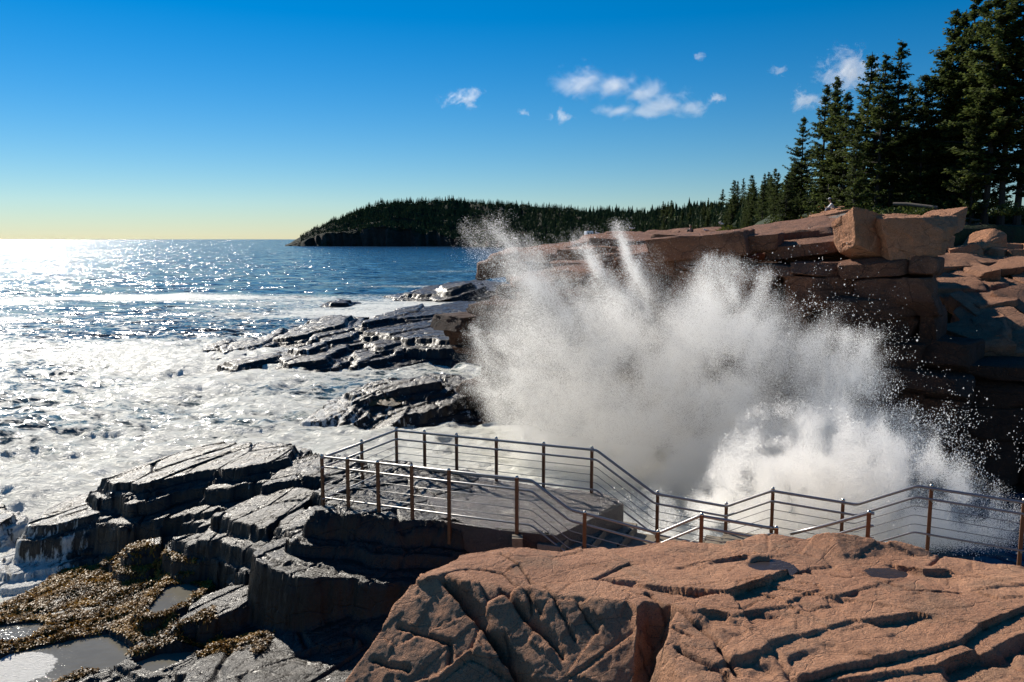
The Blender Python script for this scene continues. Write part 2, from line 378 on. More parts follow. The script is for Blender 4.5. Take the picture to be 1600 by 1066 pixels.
# ------------------------------------------------------------------ dark wet ledges on the left
LEDGE = [
 # upper tilted slabs, far to near
 dict(p=[(160, 744, 2.5), (225, 722, 2.75), (300, 700, 3.05), (345, 691, 3.2), (462, 690, 3.65), (456, 716, 3.5), (330, 738, 3.0), (215, 760, 2.55)]),
 dict(p=[(180, 762, 2.25), (330, 742, 2.75), (400, 735, 3.0), (392, 747, 2.9), (272, 756, 2.5), (180, 768, 2.2)]),
 dict(p=[(408, 758, 3.1), (452, 716, 3.35), (505, 704, 3.5), (560, 712, 3.55), (560, 745, 3.4), (500, 745, 3.3)]),
 dict(p=[(36, 818, 1.35), (90, 790, 1.5), (138, 768, 1.75), (176, 762, 1.9), (228, 766, 2.1), (205, 788, 1.95), (172, 802, 1.75), (100, 816, 1.5)], jag=.6),
 dict(p=[(180, 814, 1.75), (224, 780, 2.05), (280, 762, 2.3), (352, 762, 2.6), (300, 788, 2.25), (240, 804, 1.95)]),
 dict(p=[(260, 812, 1.9), (300, 790, 2.2), (360, 772, 2.5), (384, 768, 2.55), (330, 800, 2.25)]),
 dict(p=[(332, 802, 2.5), (384, 776, 2.8), (452, 764, 3.05), (505, 768, 3.15), (480, 786, 3.05), (440, 804, 2.85), (425, 826, 2.65), (380, 815, 2.6)]),
 dict(p=[(436, 818, 2.75), (470, 795, 2.95), (505, 786, 3.1), (545, 796, 3.2), (530, 822, 3.0), (500, 842, 2.75)]),
 dict(p=[(520, 838, 2.75), (548, 798, 3.15), (600, 798, 3.25), (650, 806, 3.28), (700, 818, 3.2), (690, 836, 3.0), (640, 832, 2.95), (580, 815, 3.1)]),
 dict(p=[(640, 838, 2.9), (690, 815, 3.2), (715, 830, 3.1), (725, 862, 2.6), (690, 865, 2.5)]),
 dict(w=[(-4.6, 17.4, 3.42), (-2.6, 16.85, 3.38), (-1.2, 16.75, 3.36), (-.9, 19.8, 3.52), (-3.1, 20.6, 3.6), (-4.2, 18.6, 3.5)], jag=.5),
 dict(p=[(500, 770, 3.2), (520, 748, 3.35), (600, 735, 3.4), (600, 790, 3.25), (545, 790, 3.2)]),
 dict(p=[(560, 742, 3.5), (598, 716, 3.75), (642, 722, 3.7), (640, 742, 3.5), (600, 752, 3.45)]),
 dict(p=[(280, 838, 1.9), (330, 822, 2.1), (340, 830, 2.1), (300, 846, 1.9)]),
 dict(p=[(205, 850, 1.5), (250, 842, 1.6), (252, 850, 1.6), (215, 858, 1.45)]),
 # half-sunk plates that break up the shaded drop under the platform
 dict(p=[(300, 862, 1.45), (350, 846, 1.75), (400, 852, 1.85), (370, 872, 1.5)]),
 # lower ledges
 dict(p=[(318, 878, 1.25), (352, 862, 1.4), (392, 880, 1.4), (372, 902, 1.25), (340, 900, 1.2)]),
 dict(p=[(262, 984, 1.1), (290, 950, 1.25), (322, 924, 1.4), (362, 912, 1.5), (440, 896, 1.75), (522, 896, 1.9), (450, 928, 1.7), (412, 934, 1.6), (320, 974, 1.2)]),
 dict(p=[(330, 974, 1.05), (382, 962, 1.2), (375, 972, 1.15), (340, 984, 1.0)]),
 dict(p=[(444, 932, 1.45), (492, 926, 1.6), (490, 930, 1.55), (452, 938, 1.4)]),
 dict(p=[(395, 997, 1.1), (440, 976, 1.3), (500, 950, 1.55), (545, 944, 1.7), (640, 944, 1.9), (640, 1000, 1.7), (600, 1020, 1.5), (560, 1000, 1.4), (450, 1022, 1.1)]),
 dict(p=[(470, 1012, 1.05), (560, 1000, 1.35), (620, 1010, 1.5), (600, 1066, 1.3), (500, 1060, 1.1), (420, 1030, .95)]),
 dict(p=[(280, 1052, .85), (332, 1034, .95), (440, 1026, 1.1), (505, 1030, 1.2), (545, 1062, 1.2), (480, 1090, 1.1), (280, 1090, .8)]),
 dict(p=[(0, 872, .35), (40, 862, .5), (75, 872, .5), (60, 884, .3), (0, 892, .25)]),
 dict(p=[(-60, 806, .8), (0, 790, .9), (30, 800, .9), (0, 822, .7)])]
WEED = slab_pts([(-60, 985, .15), (20, 940, .15), (105, 903, .2), (200, 878, .75), (250, 876, .95), (330, 874, 1.15), (348, 900, 1.2), (318, 912, 1.2), (262, 985, .95), (300, 1035, .75), (200, 1040, .6), (130, 1070, .5), (0, 1090, .45), (-60, 1090, .4)])
POOLS = {'A': [(-40, 1045), (20, 1022), (80, 1008), (120, 998), (170, 990), (200, 1008), (214, 1022), (195, 1042), (160, 1052), (130, 1050), (60, 1075), (-40, 1085)],
         'B': [(-40, 990), (30, 975), (62, 972), (76, 978), (50, 998), (20, 1004), (-40, 1008)],
         'C': [(232, 955), (244, 938), (262, 918), (290, 912), (318, 920), (302, 935), (262, 955), (240, 964)],
         'D': [(205, 1038), (250, 1022), (300, 1018), (330, 1030), (290, 1044), (240, 1052)]}
PZ_ = {'A': .58, 'B': .42, 'C': 1.02, 'D': .66}
POOLP = {k: np.array([at_z(px, py, PZ_[k]) for px, py in v]) for k, v in POOLS.items()}
def ledge_field(X, Y):
    a, b, c = plane_fit(WEED)
    sd = poly_sd(X+.3*fbm(X*.8, Y*.8, 0, 3, 61), Y+.3*fbm(X*.8, Y*.8, 4, 3, 62), WEED)
    base = a*X+b*Y+c-.5*np.maximum(sd, 0)+.10*fbm(X*.5+Y*.9, Y*2.-X*.6, 0, 4, 63)+.05*fbm(X*3, Y*3, 0, 3, 64)
    # floor of the shelf under everything nearer than the weed slope
    fl = 1.15+.12*fbm(X*.6, Y*.6, 0, 4, 65)-.28*np.maximum(Y-19.0+.35*X*0, 0)-.16*np.maximum(-X-5.0, 0)-1.2*sstep(.0, 1.5, X-1.8)
    base = np.maximum(np.minimum(base, 1.6), np.where(X > -6.5, fl, fl-.8))
    for k, P in POOLP.items():
        d = poly_sd(X+.05*fbm(X*4, Y*4, 0, 3, 68), Y+.05*fbm(X*4, Y*4, 2, 3, 69), P)
        base = np.where(d < .0, np.minimum(base, PZ_[k]-np.clip(-d*.6, 0, .2)), np.maximum(base, PZ_[k]+.05-np.maximum(d-.25, 0)*2))
    H = slab_field(X, Y, LEDGE, np.minimum(base, 9), 71, steep=6., jag=.17, cell=1.2)
    for k, P in POOLP.items():
        d = poly_sd(X, Y, P); H = np.where(d < 0, np.minimum(H, PZ_[k]-.03-np.clip(-d*.5, 0, .15)), H)
    low = sstep(.95, .15, H)*sstep(-8.5, -10.5, X)*sstep(18.5, 20.5, Y)
    fo = low*.4+.42*sstep(-11.2, -12.6, X)*sstep(17, 20, Y)*sstep(2.4, 1.2, H)
    return H, {'foam': fo}
ledge = field_mesh('rock_ledge', -17.5, 3.2, 11.2, 26.5, .034, ledge_field, M['wetfoam'], .018, -.4, 5)
tag(ledge, kind='structure')
# ------------------------------------------------------------------ helpers for things
def water_mat(name, deep, rough=.04, scale=3., dist=.02, foam=0.):
    N = Nodes(name); c = N.coord((1, 1.6, 1)); n = N.noise(c, scale, 5, .6)
    col = N.mix(N.noise(c, 1.2, 4), deep, tuple(x*1.8 for x in deep))
    b = N.bsdf(Base_Color=col, Roughness=rough, IOR=1.33, Normal=N.bump(n, dist))
    if not foam: return N.done(b)
    f = N.ramp(N.math('ADD', N.noise(c, 2.5, 8, .75), N.attr('foam')), [(.95, 0.), (1.02, 1.)])
    w = N.bsdf(Base_Color=N.mix(N.noise(c, 9., 6, .7), (.45, .44, .40), (.85, .83, .78)), Roughness=.7, Normal=N.bump(N.noise(c, 14., 6, .7), .06))
    mx = N.n('ShaderNodeMixShader'); N.set(mx.inputs[0], f); N.t.links.new(b.outputs[0], mx.inputs[1]); N.t.links.new(w.outputs[0], mx.inputs[2])
    return N.done(mx)
M['pool'] = water_mat('tide_pool_water', (.12, .11, .085), .06, 5., .008, 1.)
M['rainpool'] = water_mat('rain_water', (.03, .022, .018), .05, 9., .012)

def sheet(name, P, z, mat, grow=.25, res=.08, foamfn=None):
    """flat water filling a basin: covers the outline plus a margin that the rim hides"""
    lo, hi = P.min(0)-grow, P.max(0)+grow
    nx, ny = int((hi[0]-lo[0])/res)+2, int((hi[1]-lo[1])/res)+2
    X, Y = np.meshgrid(np.linspace(lo[0], hi[0], nx), np.linspace(lo[1], hi[1], ny))
    V = np.stack([X, Y, np.full(X.shape, z)], -1).reshape(-1, 3); F = grid_faces(ny, nx)
    sd = poly_sd(X, Y, P).ravel(); F = F[(sd[F].max(1) < grow)]
    used = np.unique(F); mp = np.full(len(V), -1); mp[used] = np.arange(len(used))
    at = {'foam': (foamfn(X, Y) if foamfn else np.zeros(X.shape)).ravel()[used]}
    return mesh_obj(name, V[used], mp[F], mat, None, True, at)
pa = at_z(20, 1045, .58)
for k, lab in (('A', 'largest shallow tide pool with a white raft of foam at its edge'), ('B', 'small pale tide pool between two banks of brown weed'), ('C', 'tide pool ringed by golden weed with a reddish shaded end'), ('D', 'dim violet tide pool beside the lit wet slab')):
    fo = (lambda X, Y: .62*sstep(.95, .55, np.hypot((X-pa[0])/1.25, (Y-pa[1])/1.0))) if k == 'A' else None
    o = sheet('tide_pool', POOLP[k], PZ_[k], M['pool'], .22, .06, fo)
    tag(o, lab, 'tide pool', 'tide pools on the weedy ledge')
for i, ((bx, by), rx, ry, dp) in enumerate(PUDDLES):
    an = np.linspace(0, 6.283, 20)[:-1]
    P = np.stack([bx+rx*np.cos(an), by+ry*np.sin(an), 0*an], -1)
    zz = float(fg_field(np.array([[bx]]), np.array([[by]]))[0][0, 0])+dp*.6
    o = sheet('rain_puddle', P, zz, M['rainpool'], .1, .03)
    tag(o, ['dark violet rain puddle in a hollow near the ridge of the pink granite', 'smaller rain puddle right under the brown lump of the granite'][i], 'puddle', 'rain puddles on the granite')

# ------------------------------------------------------------------ rockweed
def make_weed():
    n = 230000
    lo, hi = WEED.min(0), WEED.max(0)
    x = RNG.uniform(lo[0]-.3, hi[0]+1.6, n); y = RNG.uniform(13.2, 21.8, n)
    extra = [slab_pts(q) for q in ([(290, 1000, 1.), (400, 985, 1.1), (420, 1010, 1.05), (300, 1030, .9)], [(400, 1010, 1.), (480, 985, 1.2), (490, 1005, 1.2), (400, 1030, 1.)], [(265, 985, 1.), (330, 975, 1.), (350, 1000, 1.), (280, 1010, .9)])]
    d = poly_sd(x, y, WEED)
    for e in extra: d = np.minimum(d, poly_sd(x, y, e))
    cov = fbm(x*.9+y*.5, y*2.2-x*.5, 0, 4, 81)+.35
    ok = (d+.25*fbm(x*1.5, y*1.5, 3, 3, 83) < 0) & (cov > -.02)
    for k, P in POOLP.items(): ok &= poly_sd(x, y, P)+.05*fbm(x*5, y*5, 0, 2, 84) > -.02
    x, y = x[ok], y[ok]
    z = ledge_field(x, y)[0]
    e = .06; zx = (ledge_field(x+e, y)[0]-z)/e; zy = (ledge_field(x, y+e)[0]-z)/e
    ok = (np.hypot(zx, zy) < 1.8) & (z < 1.55) & (z > .02); x, y, z = x[ok], y[ok], z[ok]; zx, zy = np.clip(zx[ok], -1, 1), np.clip(zy[ok], -1, 1)
    m = len(x); mound = .10*np.clip(fbm(x*2.2+y, y*3-x, 0, 3, 82)+.35, 0, 1)
    a = RNG.uniform(0, 6.283, m); L = RNG.uniform(.04, .09, m); w = RNG.uniform(.008, .018, m); lift = RNG.uniform(-.1, .9, m)
    dx, dy = np.cos(a)*L, np.sin(a)*L; nx, ny = -np.sin(a)*w, np.cos(a)*w
    z0 = z+mound*RNG.uniform(.2, 1, m)
    P = np.stack([x, y, z0], -1); D = np.stack([dx, dy, zx*dx+zy*dy+lift*L*.7], -1); D2 = np.stack([dx, dy, zx*dx+zy*dy-lift*L*.5], -1)
    Wd = np.stack([nx, ny, RNG.uniform(-1, 1, m)*w*.7], -1)
    V = np.stack([P-Wd*.6, P+Wd*.6, P+D*.55+Wd, P+D*.55-Wd, P+D*.55+D2*.5+Wd*.7, P+D*.55+D2*.5-Wd*.7], 1).reshape(-1, 3)
    i = np.arange(m)[:, None]*6
    F = np.concatenate([i+[0, 1, 2, 3], i+[3, 2, 4, 5]], 0)
    tone = np.repeat(np.clip(.6+.6*fbm(x*1.6, y*1.6, 0, 3, 86)+RNG.normal(0, .18, m), 0, 1), 6)
    N = Nodes('golden_rockweed')
    col = N.ramp(N.attr('tone'), [(0., (.03, .018, .007)), (.4, (.15, .075, .013)), (.7, (.30, .155, .02)), (1., (.42, .24, .04))])
    b = N.bsdf(Base_Color=col, Roughness=.45); b.inputs['Specular IOR Level'].default_value = .3; tr = N.n('ShaderNodeBsdfTranslucent'); N.set(tr.inputs[0], col)
    mx = N.n('ShaderNodeMixShader'); N.set(mx.inputs[0], .3); N.t.links.new(b.outputs[0], mx.inputs[1]); N.t.links.new(tr.outputs[0], mx.inputs[2])
    o = mesh_obj('rockweed', V, F, N.done(mx), None, True, {'tone': tone})
    tag(o, 'golden brown rockweed carpeting the low wet ledge around the tide pools', 'seaweed', kind='stuff')
make_weed()

# ------------------------------------------------------------------ rocks standing in the surf
def sea_rock(slabs, res, seed, label, group=None, steep=5., jag=.3, cell=2., foam=.26, pad=2.5, cut=-.8):
    P = np.concatenate([slab_pts(s['p']) for s in slabs]); lo, hi = P.min(0)-pad, P.max(0)+pad
    def fn(X, Y):
        H = slab_field(X, Y, slabs, np.full(X.shape, -2.), seed, steep, jag, cell, .45, .35, .02, t=.26, nlay=6, ext=.42)
        f = foam*sstep(2.6, .4, H)+.25*fbm(X*.35, Y*.35, 0, 3, seed+40)+.28*sstep(-.1, .5, -(X-lo[0]-pad)/(hi[0]-lo[0]-2*pad)+.35)*sstep(3.2, .8, H)
        return H, {'foam': f}
    o = field_mesh('sea_rock', lo[0], hi[0], lo[1], hi[1], res, fn, M['wetfoam'], .035, cut, seed)
    tag(o, label, 'sea rock', group or 'dark rocks standing in the surf')
    return o
G1 = [dict(p=[(430, 530, 1.7), (455, 515, 2.2), (508, 491, 3.1), (545, 494, 3.1), (540, 503, 2.9), (470, 524, 2.1)]),
      dict(p=[(410, 526, 1.8), (440, 512, 2.2), (442, 518, 2.1), (415, 532, 1.7)]),
      dict(p=[(484, 520, 2.1), (548, 503, 2.6), (550, 513, 2.4), (490, 530, 1.9)]),
      dict(p=[(495, 530, 1.8), (552, 516, 2.2), (555, 524, 2.1), (505, 536, 1.7)]),
      dict(p=[(335, 535, 1.5), (358, 528, 1.6), (356, 534, 1.5), (338, 540, 1.4)]),
      dict(p=[(338, 544, 1.3), (365, 534, 1.6), (400, 528, 1.8), (430, 530, 1.7), (390, 542, 1.4), (345, 552, 1.2)]),
      dict(p=[(365, 545, 1.2), (420, 530, 1.6), (432, 534, 1.5), (380, 552, 1.1)]),
      dict(p=[(455, 544, 1.5), (512, 531, 1.9), (514, 536, 1.8), (470, 550, 1.4)]),
      dict(p=[(350, 565, .8), (400, 556, 1.0), (440, 548, 1.1), (438, 556, 1.0), (370, 572, .7)]),
      dict(p=[(440, 562, .85), (480, 555, 1.1), (512, 554, 1.2), (510, 560, 1.0), (450, 570, .7)]),
      dict(p=[(535, 542, 1.2), (560, 532, 1.4), (562, 538, 1.3), (540, 550, 1.0)]),
      dict(p=[(548, 556, .9), (560, 545, 1.2), (605, 541, 1.35), (608, 548, 1.2), (555, 568, .6)]),
      dict(p=[(560, 568, .55), (605, 553, .9), (622, 552, 1.), (600, 562, .7)])]
for q_ in G1: q_['p'] = [(a, b, c*.8) for a, b, c in q_['p']]
sea_rock(G1, .11, 101, 'broad dark rock stack in mid surf with white water pouring off its ledges')
G2 = [dict(p=[(560, 505, 2.6), (620, 482, 3.2), (660, 474, 3.5), (655, 484, 3.3), (612, 498, 2.8)]),
      dict(p=[(600, 500, 2.7), (660, 478, 3.4), (720, 470, 3.6), (775, 472, 3.6), (770, 490, 3.2), (700, 488, 3.2), (640, 497, 2.8)]),
      dict(p=[(570, 518, 2.2), (640, 505, 2.5), (690, 496, 2.8), (690, 506, 2.6), (610, 522, 2.1)]),
      dict(p=[(580, 525, 1.9), (650, 512, 2.3), (720, 502, 2.7), (790, 500, 2.8), (780, 530, 2.2), (680, 530, 2.0)]),
      dict(p=[(580, 535, 1.6), (630, 524, 1.9), (640, 532, 1.7), (590, 542, 1.4)]),
      dict(p=[(612, 545, 1.2), (632, 538, 1.4), (636, 542, 1.3), (618, 550, 1.1)]),
      dict(p=[(636, 542, 1.0), (680, 532, 1.3), (692, 536, 1.2), (650, 546, .9)])]
for q_ in G2: q_['p'] = [(a, b, c*.88) for a, b, c in q_['p']]
sea_rock(G2, .12, 111, 'long layered dark ledge running from the surf to the foot of the headland')
G3 = [dict(p=[(545, 632, .9), (570, 615, 1.3), (590, 600, 1.6), (640, 596, 1.8), (682, 588, 2.0), (690, 598, 1.8), (600, 612, 1.4)], top=1.9),
      dict(p=[(530, 645, .6), (560, 625, 1.0), (560, 635, .9), (535, 652, .5)]),
      dict(p=[(470, 655, .3), (500, 642, .5), (540, 632, .8), (530, 648, .5), (490, 662, .2)]),
      dict(p=[(545, 612, 1.2), (590, 600, 1.4), (590, 605, 1.35), (555, 618, 1.1)]),
      dict(p=[(600, 650, .35), (650, 636, .55), (735, 622, .9), (740, 645, .5), (640, 662, .1)]),
      dict(p=[(496, 658, .15), (560, 645, .35), (640, 640, .4), (600, 660, .1), (520, 668, .0)])]
sea_rock(G3, .075, 121, 'low dark slab awash below the headland with a thin tuft of golden weed', jag=.16, cell=1.4, foam=.3, pad=1.6, cut=-.5)
sea_rock([dict(p=[(700, 612, .9), (716, 606, 1.1), (718, 612, 1.0), (704, 618, .8)])], .07, 127, 'lone small dark rock close to the foot of the headland', jag=.1, cell=.7, foam=.1, pad=.8)
sea_rock([dict(p=[(516, 474, .5), (530, 468, .8), (548, 468, .8), (540, 474, .4)])], .15, 131, 'small dark rock alone in open water beyond the rock stack', jag=.3, foam=0., pad=1.5)
G4 = [dict(p=[(630, 458, 1.0), (660, 448, 1.8), (700, 440, 2.5), (740, 438, 2.7), (775, 440, 2.6), (775, 452, 1.8), (720, 458, 1.2), (660, 464, .5)]),
      dict(p=[(690, 446, 2.2), (725, 439, 2.9), (735, 442, 2.7), (700, 452, 1.8)]),
      dict(p=[(600, 462, .3), (640, 456, .6), (650, 462, .3), (620, 466, .1)])]
sea_rock(G4, .22, 141, 'farthest low ridge of dark rock reaching out from the headland', foam=.15)
tag(mesh_obj('golden_weed', *(lambda c: (np.array([[math.cos(a)*r*1.5+c[0], math.sin(a)*r*.8+c[1], .75+.35*math.cos(r*1.5)+.07*math.sin(a*7+r*9)] for r in (0.01, .3, .6, .9) for a in np.linspace(0, 6.283, 21)[:-1]]), np.array([[i*20+j, i*20+(j+1) % 20, (i+1)*20+(j+1) % 20, (i+1)*20+j] for i in range(3) for j in range(20)])))(at_z(606, 630, .8)), plain('weed_tuft', (.15, .085, .02), .5, vary=.6, bump=.1)), 'tuft of golden weed on the low dark slab below the headland', 'seaweed')

# ------------------------------------------------------------------ the sea
MOUNDS = [((470, 568), 9, 4., .5), ((385, 560), 6, 3, .6), ((520, 552), 6, 3, .4), ((560, 530), 7, 3, .5), ((330, 570), 7., 3.2, 1.15), ((250, 560), 5, 3, .9), ((200, 545), 4, 3, .55), ((300, 610), 5.5, 2.2, .75), ((390, 590), 3, 2, .5), ((130, 560), 3.5, 2, .6), ((440, 640), 3.2, 1.6, .55), ((400, 628), 2.5, 1.2, .45), ((680, 640), 3, 1.2, .3), ((30, 770), 2.2, 1.5, .45), ((110, 745), 2, 1, .5), ((30, 730), 3, 1.5, .35)]
MOUNDS = [(at_z(px, py, 0)[:2], a, b, h*.5) for (px, py), a, b, h in MOUNDS]
def make_sea():
    r = [8.5]
    while r[-1] < 130: r.append(r[-1]*1.0042)
    while r[-1] < 60000: r.append(r[-1]*1.0125)
    r = np.array(r); th = np.linspace(R(-52), R(52), 640)
    RR, T = np.meshgrid(r, th, indexing='ij'); X, Y = RR*np.sin(T), RR*np.cos(T)
    near = sstep(140, 60, RR)
    z = .30*fbm(X*.16+.25*fbm(X*.3, Y*.3, 0, 2, 5), Y*.22, 0, 3, 201)
    z = z+near*(.42*(ridged(X*.42+.3*fbm(X, Y, 0, 2, 6), Y*.58, 0, 4, 211)-.45)+.10*fbm(X*2., Y*2.4, 0, 4, 221, .6))
    md = np.zeros(X.shape)
    for (mx, my), a, b, h in MOUNDS:
        q = ((X-mx)*.93+(Y-my)*.36)/a; p = (-(X-mx)*.36+(Y-my)*.93)/b
        md = md+h*np.exp(-(q*q+p*p))
    z = z+md*(1+.2*(ridged(X*.9, Y*.7, 0, 4, 231)-.5))
    z = np.minimum(z, 1.9)*sstep(2500, 600, RR)
    # calmer right beside the platform and ledge so that nothing floods them
    lowr = sstep(26, 21, RR); z = z*(1-.7*lowr)-.12*lowr
    f = .405-.305*sstep(60, 170, Y)+.12*(fbm(X*.022+Y*.01, Y*.045, 4, 3, 249))+.15*sstep(-30, -5, X)*sstep(200, 130, Y)*sstep(75, 95, Y)+.14*sstep(48, 34, Y)+.30*fbm(X*.05, Y*.11, 0, 4, 241)+.14*fbm(X*.02, Y*.06, 0, 3, 243)
    f = f+.5*np.exp(-((Y-124-22*fbm(X*.018, X*0, 0, 3, 5)-.12*X)/9)**2)*np.clip(.6+1.1*fbm(X*.03, Y*.06, 0, 4, 245), 0, 1)+.25*np.exp(-((Y-94-14*fbm(X*.03, X*0, 2, 3, 6)+.1*X)/5)**2)*np.clip(.7+1.4*fbm(X*.05, Y*.06, 7, 4, 246), 0, 1.4)+.34*np.exp(-((Y-165-18*fbm(X*.02, X*0, 9, 3, 7))/7)**2)*sstep(-60, 0, X)*np.clip(.6+1.2*fbm(X*.04, Y*.04, 3, 3, 247), 0, 1)+.05*sstep(300, 180, Y)
    f = np.where(Y > 260, f-.3, f)+.6*np.clip(md, 0, .8)+.18*np.clip(near*ridged(X*.45, Y*.62, 0, 4, 211)-.55, 0, 1)
    f = np.where((X > 0) & (Y < 42), np.maximum(f, .55), f)
    inl = sstep(11.5, 14, X)*sstep(34, 32, Y)*(Y > 14); f = f*(1-inl)+.16*inl
    # wind: rough water glitters, slicks do not
    rough = 1-.8*np.exp(-((np.log(RR)-np.log(1090))/.16)**2)*sstep(0, -1, (X/np.maximum(Y, 1))+.2)
    rough = rough*(1-.85*inl)
    V = np.stack([X, Y, z], -1).reshape(-1, 3)
    N = Nodes('sea_water')
    c = N.coord(); w1 = N.noise(N.coord((1, 1.25, 1)), .22, 6, .62); w2 = N.noise(N.coord((.6, 1.3, 1)), 1.4, 6, .62, .3); w3 = N.noise(c, 7., 3, .6)
    bias = N.attr('foam')
    fn_ = N.noise(N.coord((.5, 1.45, 1), (0, 0, .3)), .85, 9, .7, 1.)
    wv = N.n('ShaderNodeVectorMath', operation='ADD'); nv = N.n('ShaderNodeTexNoise', Scale=.5, Detail=4.); N.set(nv.inputs['Vector'], c); N.set(wv.inputs[0], N.coord((.8, 1.1, .8))); N.set(wv.inputs[1], nv.outputs['Color'])
    lace = N.math('ADD', N.ramp(N.voro(wv.outputs[0], 1.1, 'DISTANCE_TO_EDGE'), [(0., 1.), (.22, 0.)]), N.math('MULTIPLY', N.ramp(N.voro(wv.outputs[0], 3.3, 'DISTANCE_TO_EDGE'), [(0., 1.), (.25, 0.)]), .5))
    fm = N.math('ADD', N.math('ADD', N.math('SUBTRACT', fn_, .55), bias), N.math('MULTIPLY', lace, .13))
    fac = N.ramp(fm, [(.41, 0.), (.5, .7), (.66, 1.)])
    h = N.math('ADD', N.math('MULTIPLY', w1, 1.3), N.math('ADD', N.math('MULTIPLY', w2, .30), N.math('MULTIPLY', w3, .025)))
    h = N.math('MULTIPLY', h, N.attr('wind'))
    tur = N.ramp(N.attr('foam'), [(.1, (.008, .04, .085)), (.42, (.05, .09, .095)), (.65, (.20, .22, .17))])
    sl = None     # facets of the wind chop, as slopes
    for sc, k in ((1.0, 2.3), (.28, 1.75), (4., .6)):
        t_ = N.n('ShaderNodeTexNoise', Scale=sc, Detail=3., Roughness=.6); N.set(t_.inputs['Vector'], N.coord((.55, 1.25, 1)))
        a_ = N.n('ShaderNodeVectorMath', operation='MULTIPLY_ADD'); N.set(a_.inputs[0], t_.outputs['Color']); a_.inputs[1].default_value = (k, k, 0); a_.inputs[2].default_value = (-k/2, -k/2, 0)
        if sl is None: sl = a_.outputs[0]
        else:
            q_ = N.n('ShaderNodeVectorMath', operation='ADD'); N.set(q_.inputs[0], sl); N.set(q_.inputs[1], a_.outputs[0]); sl = q_.outputs[0]
    sw = N.n('ShaderNodeVectorMath', operation='SCALE'); N.set(sw.inputs[0], sl); N.set(sw.inputs['Scale'], N.attr('wind'))
    gn = N.n('ShaderNodeNewGeometry'); ad = N.n('ShaderNodeVectorMath', operation='ADD'); N.set(ad.inputs[0], gn.outputs['Normal']); N.set(ad.inputs[1], sw.outputs[0])
    nn = N.n('ShaderNodeVectorMath', operation='NORMALIZE'); N.set(nn.inputs[0], ad.outputs[0])
    wat = N.bsdf(Base_Color=tur, Roughness=.15, IOR=1.333, Normal=nn.outputs[0])
    fo_h = N.math('ADD', N.noise(N.coord((1, 1.3, 1)), 1.1, 9, .74, .6), N.math('MULTIPLY', fn_, .6))
    fcol = N.mix(N.noise(c, .6, 6, .7), (.93, .90, .81), (.70, .70, .59))
    fo = N.bsdf(Base_Color=fcol, Roughness=.4, Normal=N.bump(fo_h, .42, 1.)); fo.inputs['Specular IOR Level'].default_value = .25
    mx = N.n('ShaderNodeMixShader'); N.set(mx.inputs[0], fac); N.t.links.new(wat.outputs[0], mx.inputs[1]); N.t.links.new(fo.outputs[0], mx.inputs[2])
    o = mesh_obj('sea', V, grid_faces(*X.shape), N.done(mx), None, True, {'foam': f, 'wind': rough})
    tag(o, kind='structure')
make_sea()

# ------------------------------------------------------------------ walkway, steps and railings
def box_vf(lo, hi, M4=None):
    x0, y0, z0 = lo; x1, y1, z1 = hi
    V = np.array([[x0, y0, z0], [x1, y0, z0], [x1, y1, z0], [x0, y1, z0], [x0, y0, z1], [x1, y0, z1], [x1, y1, z1], [x0, y1, z1]], float)
    F = np.array([[0, 3, 2, 1], [4, 5, 6, 7], [0, 1, 5, 4], [1, 2, 6, 5], [2, 3, 7, 6], [3, 0, 4, 7]])
    if M4 is not None: V = V@np.array(M4.to_3x3()).T+np.array(M4.translation)
    return V, F
def tube_vf(P, r, n=10):
    P = [Vector(p) for p in P]; V = []; F = []
    for i, p in enumerate(P):
        t = ((P[min(i+1, len(P)-1)]-P[max(i-1, 0)])).normalized()
        a = t.cross(Vector((0, 0, 1))); a = a.normalized() if a.length > 1e-4 else Vector((1, 0, 0)); b = t.cross(a)
        for k in range(n):
            q = 6.28318*k/n; V.append(p+(a*math.cos(q)+b*math.sin(q))*r)
    for i in range(len(P)-1):
        for k in range(n): F.append([i*n+k, i*n+(k+1) % n, (i+1)*n+(k+1) % n, (i+1)*n+k])
    c0 = len(V); V.append(P[0]); c1 = len(V); V.append(P[-1])
    for k in range(n): F.append([c0, c0, (k+1) % n, k]); F.append([c1, c1, (len(P)-1)*n+k, (len(P)-1)*n+(k+1) % n])
    F2 = [f for f in F if f[0] != f[1]]; caps = [f[1:] for f in F if f[0] == f[1]]
    return np.array([tuple(v) for v in V]), np.array(F2), np.array(caps)
def tube(name, P, r, mat, parent, n=10, bend=.07):
    Q = [Vector(P[0])]
    for i in range(1, len(P)-1):       # rounded corners
        p = Vector(P[i]); a = (Vector(P[i-1])-p); b = (Vector(P[i+1])-p); m = min(bend, a.length*.4, b.length*.4)
        s, e = p+a.normalized()*m, p+b.normalized()*m
        for t in (0, .25, .5, .75, 1): Q.append(s*(1-t)**2+p*2*t*(1-t)+e*t*t)
    Q.append(Vector(P[-1]))
    V, F, caps = tube_vf(Q, r, n)
    F = np.concatenate([F, np.c_[caps, caps[:, -1:]]]) if False else F
    me = bpy.data.meshes.new(name); me.from_pydata([tuple(v) for v in V], [], [tuple(f) for f in F.tolist()]+[tuple(f) for f in caps.tolist()]); me.materials.append(mat)
    me.polygons.foreach_set('use_smooth', np.ones(len(me.polygons), bool))
    o = bpy.data.objects.new(name, me); COL.objects.link(o); o.parent = parent
    return o
OUT = [(-4.35, 17.72, 4.55), (-3.03, 20.37, 4.55), (2.0, 18.40, 4.55), (3.29, 17.85, 3.67), (4.78, 17.22, 3.58), (5.66, 16.85, 4.06), (7.22, 16.17, 3.98), (8.23, 15.74, 4.52), (9.98, 14.99, 4.42), (13.2, 13.6, 4.40)]
